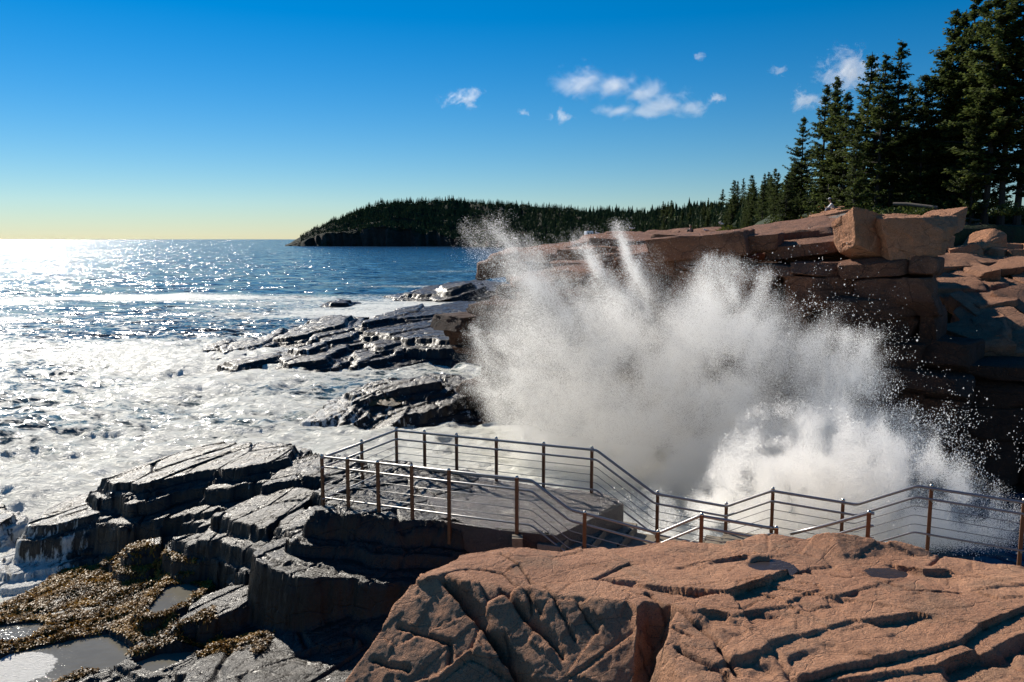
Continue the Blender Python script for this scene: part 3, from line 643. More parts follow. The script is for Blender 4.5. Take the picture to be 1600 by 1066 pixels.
INN = [(-4.35, 17.72, 4.55), (.40, 16.0, 4.53), (1.18, 15.71, 4.0), (2.9, 15.09, 3.73), (3.64, 14.81, 4.19), (4.97, 14.33, 4.10)]
INN2 = [(5.2, 14.25, 4.04), (5.75, 14.05, 4.27), (6.44, 13.8, 4.60), (6.52, 13.77, 4.60)]
def rail_z(path, x):
    for a, b in zip(path[:-1], path[1:]):
        if min(a[0], b[0]) <= x <= max(a[0], b[0]): t = (x-a[0])/(b[0]-a[0]+1e-9); return [a[k]+t*(b[k]-a[k]) for k in range(3)]
    return list(path[-1])
def railing(path, posts, label, side, start_post=True):
    root = empty('railing', tuple(path[0][:2])+(path[0][2]-1.12,))
    tag(root, label, 'railing', 'steel railings along the walkway')
    L = Vector(root.location)
    def loc(p): return tuple(Vector(p)-L)
    def off(dz, k): return [loc((p[0], p[1]+side*k, p[2]-dz)) for p in path]
    tube('handrail', off(0, .05), .030, M['steel'], root)
    tube('lower_rail', off(.23, .05), .024, M['steel'], root)
    for dz in (.43, .62, .81): tube('rod', off(dz, 0), .0085, M['steel'], root, 6)
    tube('bottom_rail', off(.97, .05), .021, M['steel'], root, 8)
    for (x, y, z, ang) in posts:
        ex = .5
        po = mesh_obj('post', *box_vf((-.036, -.028, -1.12-ex), (.036, .028, .035), Matrix.Translation(Vector((x, y, z))-L)@Matrix.Rotation(ang, 4, 'Z')), M['rust'], root, False)
        bpy.context.view_layer.objects.active = po
        bv = po.modifiers.new('bevel', 'BEVEL'); bv.width = .006; bv.segments = 2
        an = np.linspace(0, 6.283, 13)[:-1]; rings = [(0, .038), (.012, .038), (.03, .03), (.045, .012)]
        V = np.array([[r*math.cos(a)+x-L.x, r*math.sin(a)+y-L.y, z+.036+h-L.z] for h, r in rings for a in an])
        F = np.array([[i*12+j, i*12+(j+1) % 12, (i+1)*12+(j+1) % 12, (i+1)*12+j] for i in range(3) for j in range(12)])
        cp = mesh_obj('post_cap', V, F, M['cap'], po)
        for zz in (0, -.23, -.97): mesh_obj('bracket', *box_vf((-.012, min(0, side*.06), zz-.05), (.012, max(0, side*.06), zz-.028), Matrix.Translation(Vector((x, y, z))-L)), M['steel'], po, False)
    return root
aO = math.atan2(-.393, .919); aE = math.atan2(2.65, 1.32)
def pts_on(path, xs, ang): return [(*rail_z(path, x), ang) for x in xs]
railing(OUT, [(-3.69, 19.05, 4.55, aE), (-3.03, 20.37, 4.55, aE)]+pts_on(OUT[1:], [-2.26, -1.41, -.39, .77, 1.90, 3.37, 4.80, 5.70, 7.0, 8.50, 9.98, 11.6], aO),
        'outer steel railing with brown posts along the splash side of the walkway', -1)
railing(INN, [(-4.35, 17.72, 4.55, aE)]+pts_on(INN, [-3.72, -2.99, -2.2, -1.36, .10, 1.48, 2.88, 3.66, 4.95], aO),
        'inner steel railing with brown posts along the rock side of the platform', 1)
railing(INN2, pts_on(INN2, [6.42], aO), 'short steel railing rising behind the brown lump of granite to one post', 1)

wk = empty('walkway', (1.5, 16.5, 3.4)); tag(wk, 'wet concrete viewing platform and steps between the two railings', 'walkway')
WL = Vector(wk.location)
def plan_slab(name, P, z0, z1, mat, res=.05, amp=.02, seed=0, slope=None):
    P = np.array(P); lo, hi = P.min(0), P.max(0)
    nx, ny = int((hi[0]-lo[0])/res)+2, int((hi[1]-lo[1])/res)+2
    X, Y = np.meshgrid(np.linspace(lo[0]-.05, hi[0]+.05, nx), np.linspace(lo[1]-.05, hi[1]+.05, ny))
    sd = poly_sd(X+.006*fbm(X*2, Y*2, 0, 2, seed), Y+.006*fbm(X*2, Y*2, 3, 2, seed), P)
    Z = z1+amp*fbm(X*1.3, Y*1.3, 0, 4, seed)*2+amp*.5*fbm(X*9, Y*9, 0, 3, seed)
    if slope: Z = Z+slope(X, Y)
    Z = np.where(sd > 0, z0, Z-.03*np.exp(sd/.03))
    V = np.stack([X-WL.x, Y-WL.y, Z-WL.z], -1).reshape(-1, 3); F = grid_faces(ny, nx)
    F = F[(sd.ravel()[F].max(1) < .0)]
    # clean upright sides with a narrow lip
    cen = P.mean(0); d_ = P-cen; d_ = d_/np.linalg.norm(d_, axis=1, keepdims=True); n_ = len(P); k_ = np.arange(n_)
    W = np.concatenate([np.c_[P+d_*.05, np.full(n_, z0)], np.c_[P+d_*.05, np.full(n_, z1-.03)], np.c_[P+d_*.035, np.full(n_, z1-.012)], np.c_[P-d_*.16, np.full(n_, z1-.02)]])-np.array(WL)
    WF = np.concatenate([np.stack([k_+a*n_, (k_+1) % n_+a*n_, (k_+1) % n_+(a+1)*n_, k_+(a+1)*n_], -1) for a in range(3)])
    V, F = join_vf([(V, F), (W, WF)])
    return mesh_obj(name, V, F, mat, wk, True, None, 40)
dO = np.array([.93, -.367]); dO /= np.linalg.norm(dO)
def strip(s0, s1, o0=.12, o1=-.0):
    """plan quad of the walkway between two stations along it"""
    def pin(x): return np.array(rail_z(INN+[(9.5, 12.7, 4.6)], x)[:2])
    def pou(x): return np.array(rail_z(OUT[1:], x)[:2])
    return [pin(s0), pin(s1), pou(s1+1.1)+np.array([.05, .15]), pou(s0+1.1)+np.array([.05, .15])]
plat = [(-1.55, 16.85), (-.2, 16.25), (.9, 15.95), (2.55, 17.9), (2.2, 18.5), (-1.2, 19.85), (-2.3, 18.7)]
def ps(X, Y): return .05*fbm(X*1.6, Y*1.6, 0, 4, 91)+.05*sstep(16.8, 18.3, Y)
plan_slab('platform_slab', plat, 1.0, 3.40, M['concrete'], .04, .04, 92, ps)
for i, (a, b, z) in enumerate([(.55, 1.0, 3.22), (.95, 1.4, 3.02), (1.35, 1.8, 2.82), (1.75, 3.3, 2.60), (3.3, 3.75, 2.78), (3.7, 5.2, 2.96), (5.2, 5.7, 2.8), (5.7, 9.2, 2.85)]):
    plan_slab('step' if b-a < 1 else 'lower_slab', strip(a, b), .6, z, M['step'], .06, .008, 300+i)
blk_ = mesh_obj('post_footing', *box_vf((.0, 15.86, 3.0), (.22, 16.1, 3.34), Matrix.Translation(-WL)), M['step'], wk, False)
# ------------------------------------------------------------------ angular rock blocks
_CS = {}
def cube_sphere(n):
    if n in _CS: return _CS[n]
    g = np.linspace(-1, 1, n+1); a, b = np.meshgrid(g, g, indexing='ij'); o = np.ones_like(a)
    Vs, Fs, k = [], [], 0
    for ax in range(3):
        for sg in (-1, 1):
            c = [None]*3; c[ax] = o*sg; c[(ax+1) % 3] = a; c[(ax+2) % 3] = b*sg
            Vs.append(np.stack(c, -1).reshape(-1, 3)); Fs.append(grid_faces(n+1, n+1)+k); k += (n+1)**2
    V = np.concatenate(Vs); F = np.concatenate(Fs)
    key = np.round((V+1)*n*4).astype(int); key = key[:, 0]*10**8+key[:, 1]*10**4+key[:, 2]
    _, first, inv = np.unique(key, return_index=True, return_inverse=True)
    _CS[n] = (V[first], inv[F]); return _CS[n]
def block_vf(center, size, rot=None, seed=0, n=14, cuts=5, p=26, jit=.07, amp=.035, freq=1.6, cutlo=.8, cuthi=.97):
    rg = np.random.default_rng(seed)
    C, F = cube_sphere(n); D = C/np.linalg.norm(C, axis=1, keepdims=True)
    nr, kk = [], []
    for ax in range(3):
        for sg in (-1, 1):
            v = rg.normal(0, jit, 3); v[ax] = sg; nr.append(v); kk.append(1.)
    for i in range(cuts):
        v = rg.choice([-1, 1], 3)*rg.uniform(.25, 1, 3); v[rg.integers(3)] *= rg.choice([0., 1.]); nr.append(v); kk.append(np.abs(v).sum()*rg.uniform(cutlo, cuthi))
    q = np.maximum(0, D@np.array(nr).T/np.array(kk))
    r = (q**p).sum(1)**(-1./p)
    V = D*r[:, None]*np.array(size)/2
    W = V+np.array([seed*3.7 % 91, seed*1.3 % 57, seed*.7 % 33])
    m = min(size)
    d = amp*m*(fbm(W[:, 0]*freq, W[:, 1]*freq, W[:, 2]*freq*1.6, 6, seed % 50, .66)*2.0+.35*vnoise(W[:, 0]*.7/m, W[:, 1]*.7/m, W[:, 2]*.9/m, 3)+.5*np.abs(vnoise(W[:, 0]*.4, W[:, 1]*.4, W[:, 2]*3.1/m, 9))+.9*np.round(2.*vnoise(W[:, 0]*1.3/m**.5, W[:, 1]*1.3/m**.5, W[:, 2]*1.7/m**.5, 12)))
    V = V+D*d[:, None]
    if rot is not None: V = V@np.asarray(rot).T
    return V+np.asarray(center), F
def rz(a, tx=0., ty=0.):
    return np.array((Matrix.Rotation(a, 3, 'Z')@Matrix.Rotation(ty, 3, 'Y')@Matrix.Rotation(tx, 3, 'X')))

# near headland: jointed courses of blocks along a face line
def courses(p0, p1, ztop, seed, zbot=-1., s_start=None, hts=(.8, 1.6), wid=(1.5, 4.2), depth=3., off=None, rows=3, n=14, tilt=(0., 0.), s_end=None, single=0.):
    rg = np.random.default_rng(seed); p0, p1 = np.array(p0), np.array(p1); L = np.linalg.norm(p1-p0); d = (p1-p0)/L; nrm = np.array([d[1], -d[0]])
    if nrm[1] > 0: nrm = -nrm
    ang = math.atan2(d[1], d[0]); parts = []; z = zbot; k = 0
    while z < 13:
        h = rg.uniform(*hts); s = (s_start(z+h/2) if s_start else 0)-rg.uniform(0, .3); first = True
        Le = s_end(z+h/2) if s_end else L
        while s < Le:
            w = rg.uniform(*wid); w = min(w, Le-s+.4); zc = z+h/2; sm = s+w/2; zt = ztop(sm)
            if z < zt-.25:
                hh = min(h, max(zt-z, .4)); k += 1
                o = (off(sm, zc) if off else 0)+rg.normal(0, .17)
                nr_ = rows if zt-z < 3.2 and sm < L-single else 1
                for r_ in range(nr_):
                    dz = .12*r_+rg.normal(0, .05)*(r_ > 0); sh = rg.uniform(-1, 1)*(r_ > 0)
                    c2 = p0+d*(sm+sh)+nrm*(o-depth/2-r_*depth*.92)
                    parts.append(block_vf((c2[0], c2[1], z+hh/2+dz), (w*1.04*(1+.5*(r_ > 0)), depth, hh*1.06), rz(ang+rg.normal(0, .06), rg.normal(0, .03)+tilt[0], rg.normal(0, .035)+.03+tilt[1]), seed*1000+k*7+r_, n, 10, 70, .10, .04, 1.5, .74))
            s += w
        z += h
    return parts
T0, T1 = (-2.6, 41.4), (16.6, 28.0)
def lerp(x, xs, ys): return float(np.interp(x, xs, ys))
def tipstart(z): return lerp(z, [-1, .0, .85, 1.6, 2.3, 2.9, 3.3, 4.1, 5.7, 7, 10], [1.3, 1.1, .6, -.1, .3, .5, .3, -.9, -1.1, 1.0, 7.])
ct = lambda s: lerp(s, [-1, 0, 1.5, 4.5, 6.5, 9, 11, 13, 16, 19, 21.5, 23.4], [5.4, 5.8, 6.3, 7.5, 8.1, 8.9, 9.0, 8.7, 8.45, 8.75, 8.85, 8.3])
tipf = lambda s, z: .35*math.sin(z*1.7+s*.35)+(.35 if z > ct(s)-1.3 else 0)-.05*max(0, 4-z)
T9 = tuple(np.array(T0)+(np.array(T1)-np.array(T0))*.36); T8 = tuple(np.array(T0)+(np.array(T1)-np.array(T0))*.33)
parts = courses(T0, T9, ct, 4, -1.2, tipstart, (.3, .75), (1.2, 3.4), 3.6, tipf, 3, 12)
parts += courses(T8, T1, lambda s: ct(s+7.7), 5, -1.2, None, (.75, 1.5), (1.6, 4.0), 3.2, lambda s, z: tipf(s+7.7, z), 3, 18, (0., 0.), lambda z: lerp(z, [5.2, 6.4], [15.0, 13.7]), 5.)
# upper tier behind the first ledge
parts += courses((5.6, 38.0), (16.4, 30.6), lambda s: lerp(s, [0, 2, 4, 6, 8, 10, 12.5], [8.0, 8.9, 9.55, 9.8, 9.85, 9.5, 9.0]), 6, 6.6, None, (.6, 1.3), (1.3, 3.4), 3.2, None, 3, 14, (.07, -.10), lambda z: 12.2, 4.5)
# right return into the dark inlet
parts += courses((15.5, 29.2), (16.6, 36.5), lambda s: 7.4-.1*s, 8, -1.2, None, (.8, 1.5), (1.4, 3), 3., lambda s, z: -.6+.5*(z < 5.5), 1)
# big tilted slabs lying on the top
def slab_on(px, py, y, size, rot, seed, n=16, cuts=4):
    c = at_y(px, py, y); return block_vf(c, size, rot, seed, n, cuts, 28, .06, .035, 1.2, .86)
for a in [(1100, 384, 34.3, (4.0, 2.6, 1.0), rz(-.55, .06, -.08), 501), (1188, 380, 33.4, (1.75, 1.8, .75), rz(-.5, .05, -.1), 502), (1215, 370, 38.5, (4.6, 4.6, .8), rz(-.4, .17, -.14), 503), (1130, 376, 40.0, (5, 3.5, .6), rz(-.3, .12, -.08), 504),
          (1255, 371, 35.5, (3.6, 3., .55), rz(-.35, .2, -.14), 505), (1262, 384, 33.0, (3.2, 2.2, .5), rz(-.45, .16, -.12), 506), (1035, 397, 36.6, (3.6, 3.2, .7), rz(-.5, .1, -.16), 507), (1262, 357, 44, (3.5, 4, .8), rz(-.3, .15, -.12), 508)]:
    parts.append(slab_on(*a))
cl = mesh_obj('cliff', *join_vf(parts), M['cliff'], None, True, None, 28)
tag(cl, kind='structure')

# second, farther part of the headland and the tan shore rocks beyond it
parts = courses((-1.9, 63.5), (13.5, 52.0), lambda s: lerp(s, [0, 2, 5, 8, 11, 14, 19], [6.4, 7.6, 8.7, 9.3, 9.6, 9.7, 9.8]), 15, -1, lambda z: max(0, (z-5)*.9), (.8, 1.5), (2.5, 6), 4.5, None, 3, 12)
rg = np.random.default_rng(33)
for i in range(40):
    t = rg.uniform(); y = 68+45*t*t; px = rg.uniform(775, 1090); w = rg.uniform(2.5, 7)
    pyb = np.interp(px, [775, 830, 900, 960, 1060, 1090], [404, 392, 379, 371, 361, 364])+rg.uniform(0, 8)
    c = at_y(px, pyb, y); parts.append(block_vf((c[0], c[1], c[2]-.7), (w, w*.8, rg.uniform(1.2, 2.2)), rz(rg.uniform(-.6, .2), rg.uniform(.05, .2), rg.uniform(-.16, -.02)), 700+i, 9, 5, 20, .1, .05, 1.))
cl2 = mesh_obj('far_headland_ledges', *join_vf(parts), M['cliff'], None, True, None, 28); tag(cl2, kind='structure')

# stepped ledges at the head of the inlet
parts = []
rg = np.random.default_rng(44)
lv = [(536, 31.4), (521, 32.2), (506, 33.1), (490, 34.1), (474, 35.3), (459, 36.6), (446, 38.), (434, 39.3), (422, 40.7), (411, 42.2), (402, 43.7), (392, 45.3)]
for i, (py, y) in enumerate(lv):
    px = (1488 if i < 6 else 1435)+rg.uniform(0, 30)+(30 if i < 4 else 0)
    while px < 1840:
        w = rg.uniform(.8, 2.8); hh = rg.uniform(.3, .75); c = at_y(px+w*18, py, y)
        parts.append(block_vf((c[0], c[1]+.9+rg.normal(0, .15), c[2]-hh/2+.1+rg.normal(0, .14)), (w*1.03, 3.0, hh+.25), rz(rg.normal(-.08, .25), min(.5, .2+rg.normal(0, .12)), -.12+rg.normal(0, .06)), 900+len(parts), 16, 9, 60, .1, .05, 1.5, .72)); px += w*1244/y
NL = len(parts)
parts += courses((16.9, 29.2), (31, 26.2), lambda s: 4.9, 9, -1.2, None, (.9, 1.7), (1.8, 4), 3., None, 1, 10)
cl3 = mesh_obj('inlet_ledges', *join_vf(parts[:NL]), M['ledge'], None, True, None, 28); tag(cl3, kind='structure')
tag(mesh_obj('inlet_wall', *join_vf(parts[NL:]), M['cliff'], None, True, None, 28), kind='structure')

def boulder(px, py, y, size, rot, seed, mat, label, n=36, cuts=5, p=90, cutlo=.68, amp=.035, group='boulders on the headland'):
    if px >= 1500: y, size = y*1.2, tuple(q*1.2 for q in size)
    c = at_y(px, py, y); V, F = block_vf((0, 0, 0), size, rot, seed, n, cuts, p, .17, amp, 1.6, cutlo, .9)
    o = mesh_obj('boulder', V, F, M[mat], None, True, None, 28); o.location = c
    return tag(o, label, 'boulder', group)
boulder(1341, 371, 30.6, (1.5, 1.4, 1.3), rz(.5, .05, .08), 21, 'boulder', 'tall bright orange boulder, left of the pair perched on the cliff corner', 44, 3, 110, .72)
boulder(1421, 370, 30.0, (2.45, 1.7, 1.5), rz(-.35, 0, .06), 22, 'boulder', 'broad orange boulder, right of the pair perched on the cliff corner', 44, 4, 110, .66)
boulder(1468, 349, 37, (2.0, 1.4, .75), rz(.4, 0, -.3), 23, 'boulder', 'slanting pinkish boulder peeking up behind the broad orange boulder')
boulder(1478, 378, 33, (.62, .6, .5), rz(.2), 24, 'boulder', 'small block wedged beside the right end of the broad orange boulder', 14)
boulder(1517, 354, 41, (1.6, 1.2, .7), rz(.1, 0, .08), 25, 'grey_boulder', 'rounded grey boulder lying in shade under the spruces', 18, 3, 9, .85)
boulder(1540, 369, 40, (1.0, .9, .5), rz(.3), 26, 'grey_boulder', 'small flat grey boulder in shade below the rounded grey one', 14)
boulder(1535, 386, 37.5, (1.55, 1.3, .95), rz(.4, 0, -.45), 27, 'boulder', 'smooth tan boulder leaning uphill above the inlet ledges', 20, 4, 10, .8)
boulder(1506, 396, 37, (1.25, 1.0, .75), rz(-.3, 0, -.2), 28, 'boulder', 'reddish split boulder at the foot of the smooth tan boulder')
boulder(1560, 398, 36.5, (.75, .7, .6), rz(.6), 29, 'boulder', 'small pink boulder in the gap between two larger ones above the inlet')
boulder(1590, 402, 36.2, (1.0, .9, .65), rz(.1), 30, 'boulder', 'round pink boulder at the right edge above the inlet ledges', 18, 4, 10, .8)
boulder(1570, 378, 39, (1.0, .8, .5), rz(.5), 31, 'boulder', 'flat brown boulder behind the smooth tan one')
boulder(1596, 380, 39.5, (.9, .8, .5), rz(-.4), 32, 'boulder', 'brown boulder at the edge of the spruce shade on the far right')
boulder(1575, 388, 37.6, (1.4, .9, .5), rz(-.2, 0, .05), 33, 'boulder', 'long low brown slab of boulder right of the smooth tan one')
boulder(1618, 390, 37, (1.2, .9, .6), rz(-.2, 0, .05), 34, 'boulder', 'pink boulder cut off by the right edge of the photo')
boulder(1290, 345, 48, (1.8, 1.3, .9), rz(.3, 0, -.2), 35, 'boulder', 'rough boulder among shrubs below the person in white')
boulder(1304, 337, 52, (1.2, 1.1, .9), rz(.1, 0, -.2), 36, 'boulder', 'orange boulder the person in white sits on')
boulder(1303, 352, 44, (2.3, 1.6, .8), rz(.1, 0, -.25), 37, 'grey_boulder', 'brown grey boulder just behind the tall orange boulder')

# ------------------------------------------------------------------ wooded ground
def ground_z(X, Y):
    return 9.75+.045*(Y-38)-.5*sstep(0, 1, (14-X)/8)*(Y < 60)+.25*fbm(X*.12, Y*.12, 0, 3, 301)
def hill():
    y = np.concatenate([np.linspace(38.5, 104, 150)]); t = np.linspace(0, 1, 170)
    Y, T = np.meshgrid(y, t, indexing='ij')
    xl = np.interp(Y, [38, 45, 60, 75, 90, 120, 200, 330], [13.5, 15, 17.5, 20, 26, 34, 48, 75]); X = xl+T*(Y*1.3+20-xl+20)
    Z = ground_z(X, Y)-2.5*sstep(.03, 0, T)-4*(Y < 38.6)-5*sstep(46.2, 45., Y)*sstep(18., 19.2, X)+.12*fbm(X*1.1, Y*1.1, 0, 4, 303)
    N = Nodes('forest_floor'); c = N.coord(); n = N.noise(c, .9, 6, .7)
    col = N.ramp(n, [(.3, (.025, .02, .012)), (.5, (.03, .05, .015)), (.7, (.07, .085, .025)), (.85, (.12, .10, .03))])
    b = N.bsdf(Base_Color=col, Roughness=.95, Normal=N.bump(N.noise(c, 4, 7, .75), .3))
    o = mesh_obj('ground', np.stack([X, Y, Z], -1).reshape(-1, 3), grid_faces(*X.shape)[:, ::-1], N.done(b)); tag(o, kind='structure')
hill()
def leaf_mat(name, stops, tl=.5, rough=.6):
    N = Nodes(name); col = N.ramp(N.attr('tone'), stops)
    oi = N.n('ShaderNodeObjectInfo'); col = N.mix(N.math('MULTIPLY', oi.outputs['Random'], .45), col, tuple(.55*x for x in stops[1][1]))
    d = N.bsdf(Base_Color=col, Roughness=rough); tr = N.n('ShaderNodeBsdfTranslucent'); N.set(tr.inputs[0], col)
    d.inputs['Specular IOR Level'].default_value = .25
    mx = N.n('ShaderNodeMixShader'); N.set(mx.inputs[0], tl); N.t.links.new(d.outputs[0], mx.inputs[1]); N.t.links.new(tr.outputs[0], mx.inputs[2])
    return N.done(mx)
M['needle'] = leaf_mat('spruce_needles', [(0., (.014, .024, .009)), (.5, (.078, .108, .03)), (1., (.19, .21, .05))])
M['far_needle'] = leaf_mat('far_spruce_needles', [(0., (.04, .06, .026)), (.5, (.12, .16, .065)), (1., (.24, .26, .09))])  # greens lightened beyond the near needles, standing in for distance haze
M['shrub'] = leaf_mat('shrub_leaves', [(0., (.03, .05, .012)), (.6, (.09, .12, .025)), (.85, (.16, .17, .03)), (1., (.25, .11, .03))], .35)
M['bark'] = plain('spruce_bark', (.035, .028, .024), .9, 0, .5, 9, bump=.03)
M['deadwood'] = plain('bleached_deadwood', (.12, .10, .085), .85, 0, .4, 7, bump=.02)

def spruce_mesh(seed, h=12., rad=2.3, bare=.1, ragged=.3, density=1.):
    """crown of whorled, drooping, twig-feathered limbs (unit: metres) and a trunk"""
    rg = np.random.default_rng(seed); tri = []; tone = []; limbs = []
    nw = int(h*3.0); lean = rg.normal(0, .012, 2)
    for w in range(nw):
        t = (w+rg.uniform(-.3, .3))/nw; z = h*(bare+(1-bare)*t)
        if z > h*.995: continue
        prof = (1-t)**.8*(.95+.22*math.sin(t*9+seed)+.12*math.sin(t*23+seed*2))+.035
        for b in range(rg.integers(5, 8)):
            L = rad*prof*rg.uniform(1-ragged*1.3, 1+ragged*.45)
            if t < .25 and rg.uniform() < .35*ragged/.3: L *= .45
            if L < .12: L = .12
            z += rg.normal(0, .12); a = rg.uniform(0, 6.283); dr = rg.uniform(.10, .42)*(1-t*.9)-.25*t; up = rg.uniform(.12, .35)
            k = max(3, int(L*7*density)); s = (np.arange(k)+rg.uniform(0, 1, k))/k
            s = s if L < .5 else .18+.82*s
            px = np.cos(a)*L*s; py = np.sin(a)*L*s; pz = z+L*(-dr*s+up*s**2.2)
            limbs.append((np.array([0, 0, z]), np.array([math.cos(a)*L*.9, math.sin(a)*L*.9, z+L*(-dr*.9+up*.8)]), .012+.012*L))
            for i in range(k):
                m = int(rg.integers(9, 14)); wl = .10+.30*L**.5*(1-s[i]*.55)*.55
                sa = a+rg.choice([-1, 1], m)*rg.uniform(.3, 1.5, m); l = wl*rg.uniform(.5, 1.25, m)
                base = np.array([px[i], py[i], pz[i]])+rg.normal(0, .05, (m, 3))
                d = np.stack([np.cos(sa)*l, np.sin(sa)*l, rg.uniform(-.45, .22, m)*l], -1)
                pw = np.stack([-np.sin(sa), np.cos(sa), rg.uniform(-1.2, 1.2, m)], -1)*rg.uniform(.03, .06, m)[:, None]
                tri.append(np.stack([base-pw*.7, base+d*.45-pw, base+d, base+d*.45+pw], 1))
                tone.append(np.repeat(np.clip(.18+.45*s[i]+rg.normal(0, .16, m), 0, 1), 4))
    Q = np.concatenate(tri); V = Q.reshape(-1, 3); V[:, 0] += lean[0]*V[:, 2]; V[:, 1] += lean[1]*V[:, 2]
    F = np.arange(len(V)).reshape(-1, 4)
    zz = np.linspace(0, h*.985, 12); P = [(lean[0]*q+.03*math.sin(q*1.3+seed), lean[1]*q+.03*math.cos(q*1.1+seed), q) for q in zz]
    n = 8; TV = []; TF = []
    for i, (x, y, q) in enumerate(P):
        r = .012*h*(1-q/h)**.8+.012+(.05 if i == 0 else 0)
        for j in range(n): an = 6.2832*j/n; TV.append((x+math.cos(an)*r, y+math.sin(an)*r, q-(.4 if i == 0 else 0)))
    for i in range(len(P)-1):
        for j in range(n): TF.append([i*n+j, i*n+(j+1) % n, (i+1)*n+(j+1) % n, (i+1)*n+j])
    lv = [(np.array(TV), np.array(TF))]
    for i in range(int(bare*h*4)+4):       # dead lower limbs
        z = rg.uniform(.12, bare+.25)*h; a = rg.uniform(0, 6.283); L = rg.uniform(.5, rad*.7); limbs.append((np.array([0, 0, z]), np.array([math.cos(a)*L, math.sin(a)*L, z-.25*L]), .02))
    for p, q, r in limbs:
        p = p+np.array([lean[0]*p[2], lean[1]*p[2], 0]); q = q+np.array([lean[0]*q[2], lean[1]*q[2], 0]); e = np.array([0, 0, 1.])*r; u = np.cross(q-p, e); u = u/np.linalg.norm(u)*r
        lv.append((np.array([p+e, p-e*.5+u, p-e*.5-u, q]), np.array([[0, 1, 3, 3], [1, 2, 3, 3], [2, 0, 3, 3]])))
    tv, tf = join_vf(lv)
    return V, F, np.concatenate(tone), tv, tf
def tri_mesh(name, V, F, mat):
    me = bpy.data.meshes.new(name); me.from_pydata(V.tolist(), [], [[int(a) for a in dict.fromkeys(f)] for f in F.tolist()]); me.materials.append(mat)
    o = bpy.data.objects.new(name, me); COL.objects.link(o); return o
PROT = []
for i, (rad, bare, rag, dn) in enumerate([(2.3, .04, .4, 1.), (2.9, .07, .5, 1.), (2.6, .14, .55, .95), (3.3, .06, .5, 1.), (1.9, .03, .4, 1.1), (2.9, .2, .6, .9)]):
    V, F, tn, tv, tf = spruce_mesh(40+i, 12., rad, bare, rag, dn)
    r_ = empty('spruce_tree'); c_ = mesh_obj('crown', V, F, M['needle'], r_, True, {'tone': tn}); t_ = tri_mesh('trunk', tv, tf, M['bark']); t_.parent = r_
    PROT.append([r_, c_, t_, False])
def spruce(px, py_top, y, kind, label, group, base=None, wide=1., rot=None):
    r0, c0, t0, used = PROT[kind]; tp = at_y(px, py_top, y)
    gz = base if base is not None else float(ground_z(np.array([tp[0]]), np.array([tp[1]]))[0])
    h = tp[2]-gz+.1
    if not used: r, PROT[kind][3] = r0, True
    else:
        r = r0.copy(); COL.objects.link(r)
        for ch in (c0, t0):
            d = ch.copy(); COL.objects.link(d); d.parent = r
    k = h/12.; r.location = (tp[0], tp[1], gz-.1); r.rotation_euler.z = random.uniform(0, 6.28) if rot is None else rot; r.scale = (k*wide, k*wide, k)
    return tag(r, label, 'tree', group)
GE, GB, GF = 'spruces at the edge of the headland wood', 'spruces in the shade behind the front row', 'spruces along the far shore of the bay'
EDGE = [(1194, 270, 92, 0, 1., 'short thin spruce, leftmost of the wood edge above the pale slabs'), (1212, 261, 86, 1, 1., 'short bushy spruce second from the left end of the wood'),
        (1229, 290, 80, 4, 1., 'lowest spruce in the dip before the wood climbs'), (1258, 178, 70, 1, .95, 'open-limbed spruce standing clear against the sky beside the cloud'),
        (1240, 262, 74, 0, 1., 'small spruce at the foot of the open-limbed one'),
        (1289, 128, 63, 0, 1., 'narrow pointed spruce at the lower edge of the white cloud'), (1304, 126, 61, 4, 1.15, 'slim spruce, middle of three spires before the cloud'), (1314, 124, 62, 4, 1.1, 'slim spruce, right one of three spires before the cloud'),
        (1326, 141, 58, 0, 1.1, 'dense spruce just right of the three spires'), (1359, 77, 55, 1, .95, 'tall spruce whose top touches the upper cloud'),
        (1382, 84, 53, 2, .95, 'tall spruce with a bare pale trunk showing low down'), (1406, 64, 54, 2, 1.05, 'tallest spruce of the middle clump with a ragged flat top'),
        (1423, 127, 56, 1, .9, 'spruce with drooping limbs right of the ragged tallest one'), (1340, 200, 50, 3, .8, 'broad low-limbed spruce in front of the middle clump'),
        (1449, 110, 52, 3, .8, 'broad shaded spruce in the notch between the two high clumps'), (1488, 10, 47, 0, 1.15, 'high spruce leading the right clump with an open spire'),
        (1509, 8, 46, 1, .95, 'high dense spruce behind the open spire'), (1524, -6, 45, 2, 1., 'high spruce whose tip leaves the top of the photo'), (1542, -12, 45, 1, .9, 'high spruce with heavy dark middle limbs'),
        (1566, -25, 42, 5, 1.05, 'near spruce with gaps of sky between yellowish limbs'), (1592, -40, 38, 5, 1.1, 'nearest spruce, at the right edge with sunlit green sprays'), (1622, -70, 39, 2, 1., 'spruce cut by the right edge of the photo'),
        (1468, 190, 47, 3, .75, 'lower broad spruce in front of the right clump'), (1530, 150, 41, 3, .75, 'bushy lower spruce with sunlit tips under the high spires')]
for px, pt, y, k, wd, lab in EDGE:
    if px >= 1466: y = max(48., y+6)
    spruce(px, pt, y, k, lab, GE, None, wd)
rg = np.random.default_rng(77)
for i in range(36):
    px = rg.uniform(1212, 1500); y = rg.uniform(57, 84); pt = np.interp(px, [1212, 1250, 1330, 1400, 1450, 1500, 1600, 1700], [282, 240, 200, 165, 190, 100, 70, 50])+rg.uniform(0, 90)
    spruce(px, pt, y, int(rg.integers(0, 5)), 'shaded dark spruce standing in the second row of the headland wood', GB, None, 1.1)
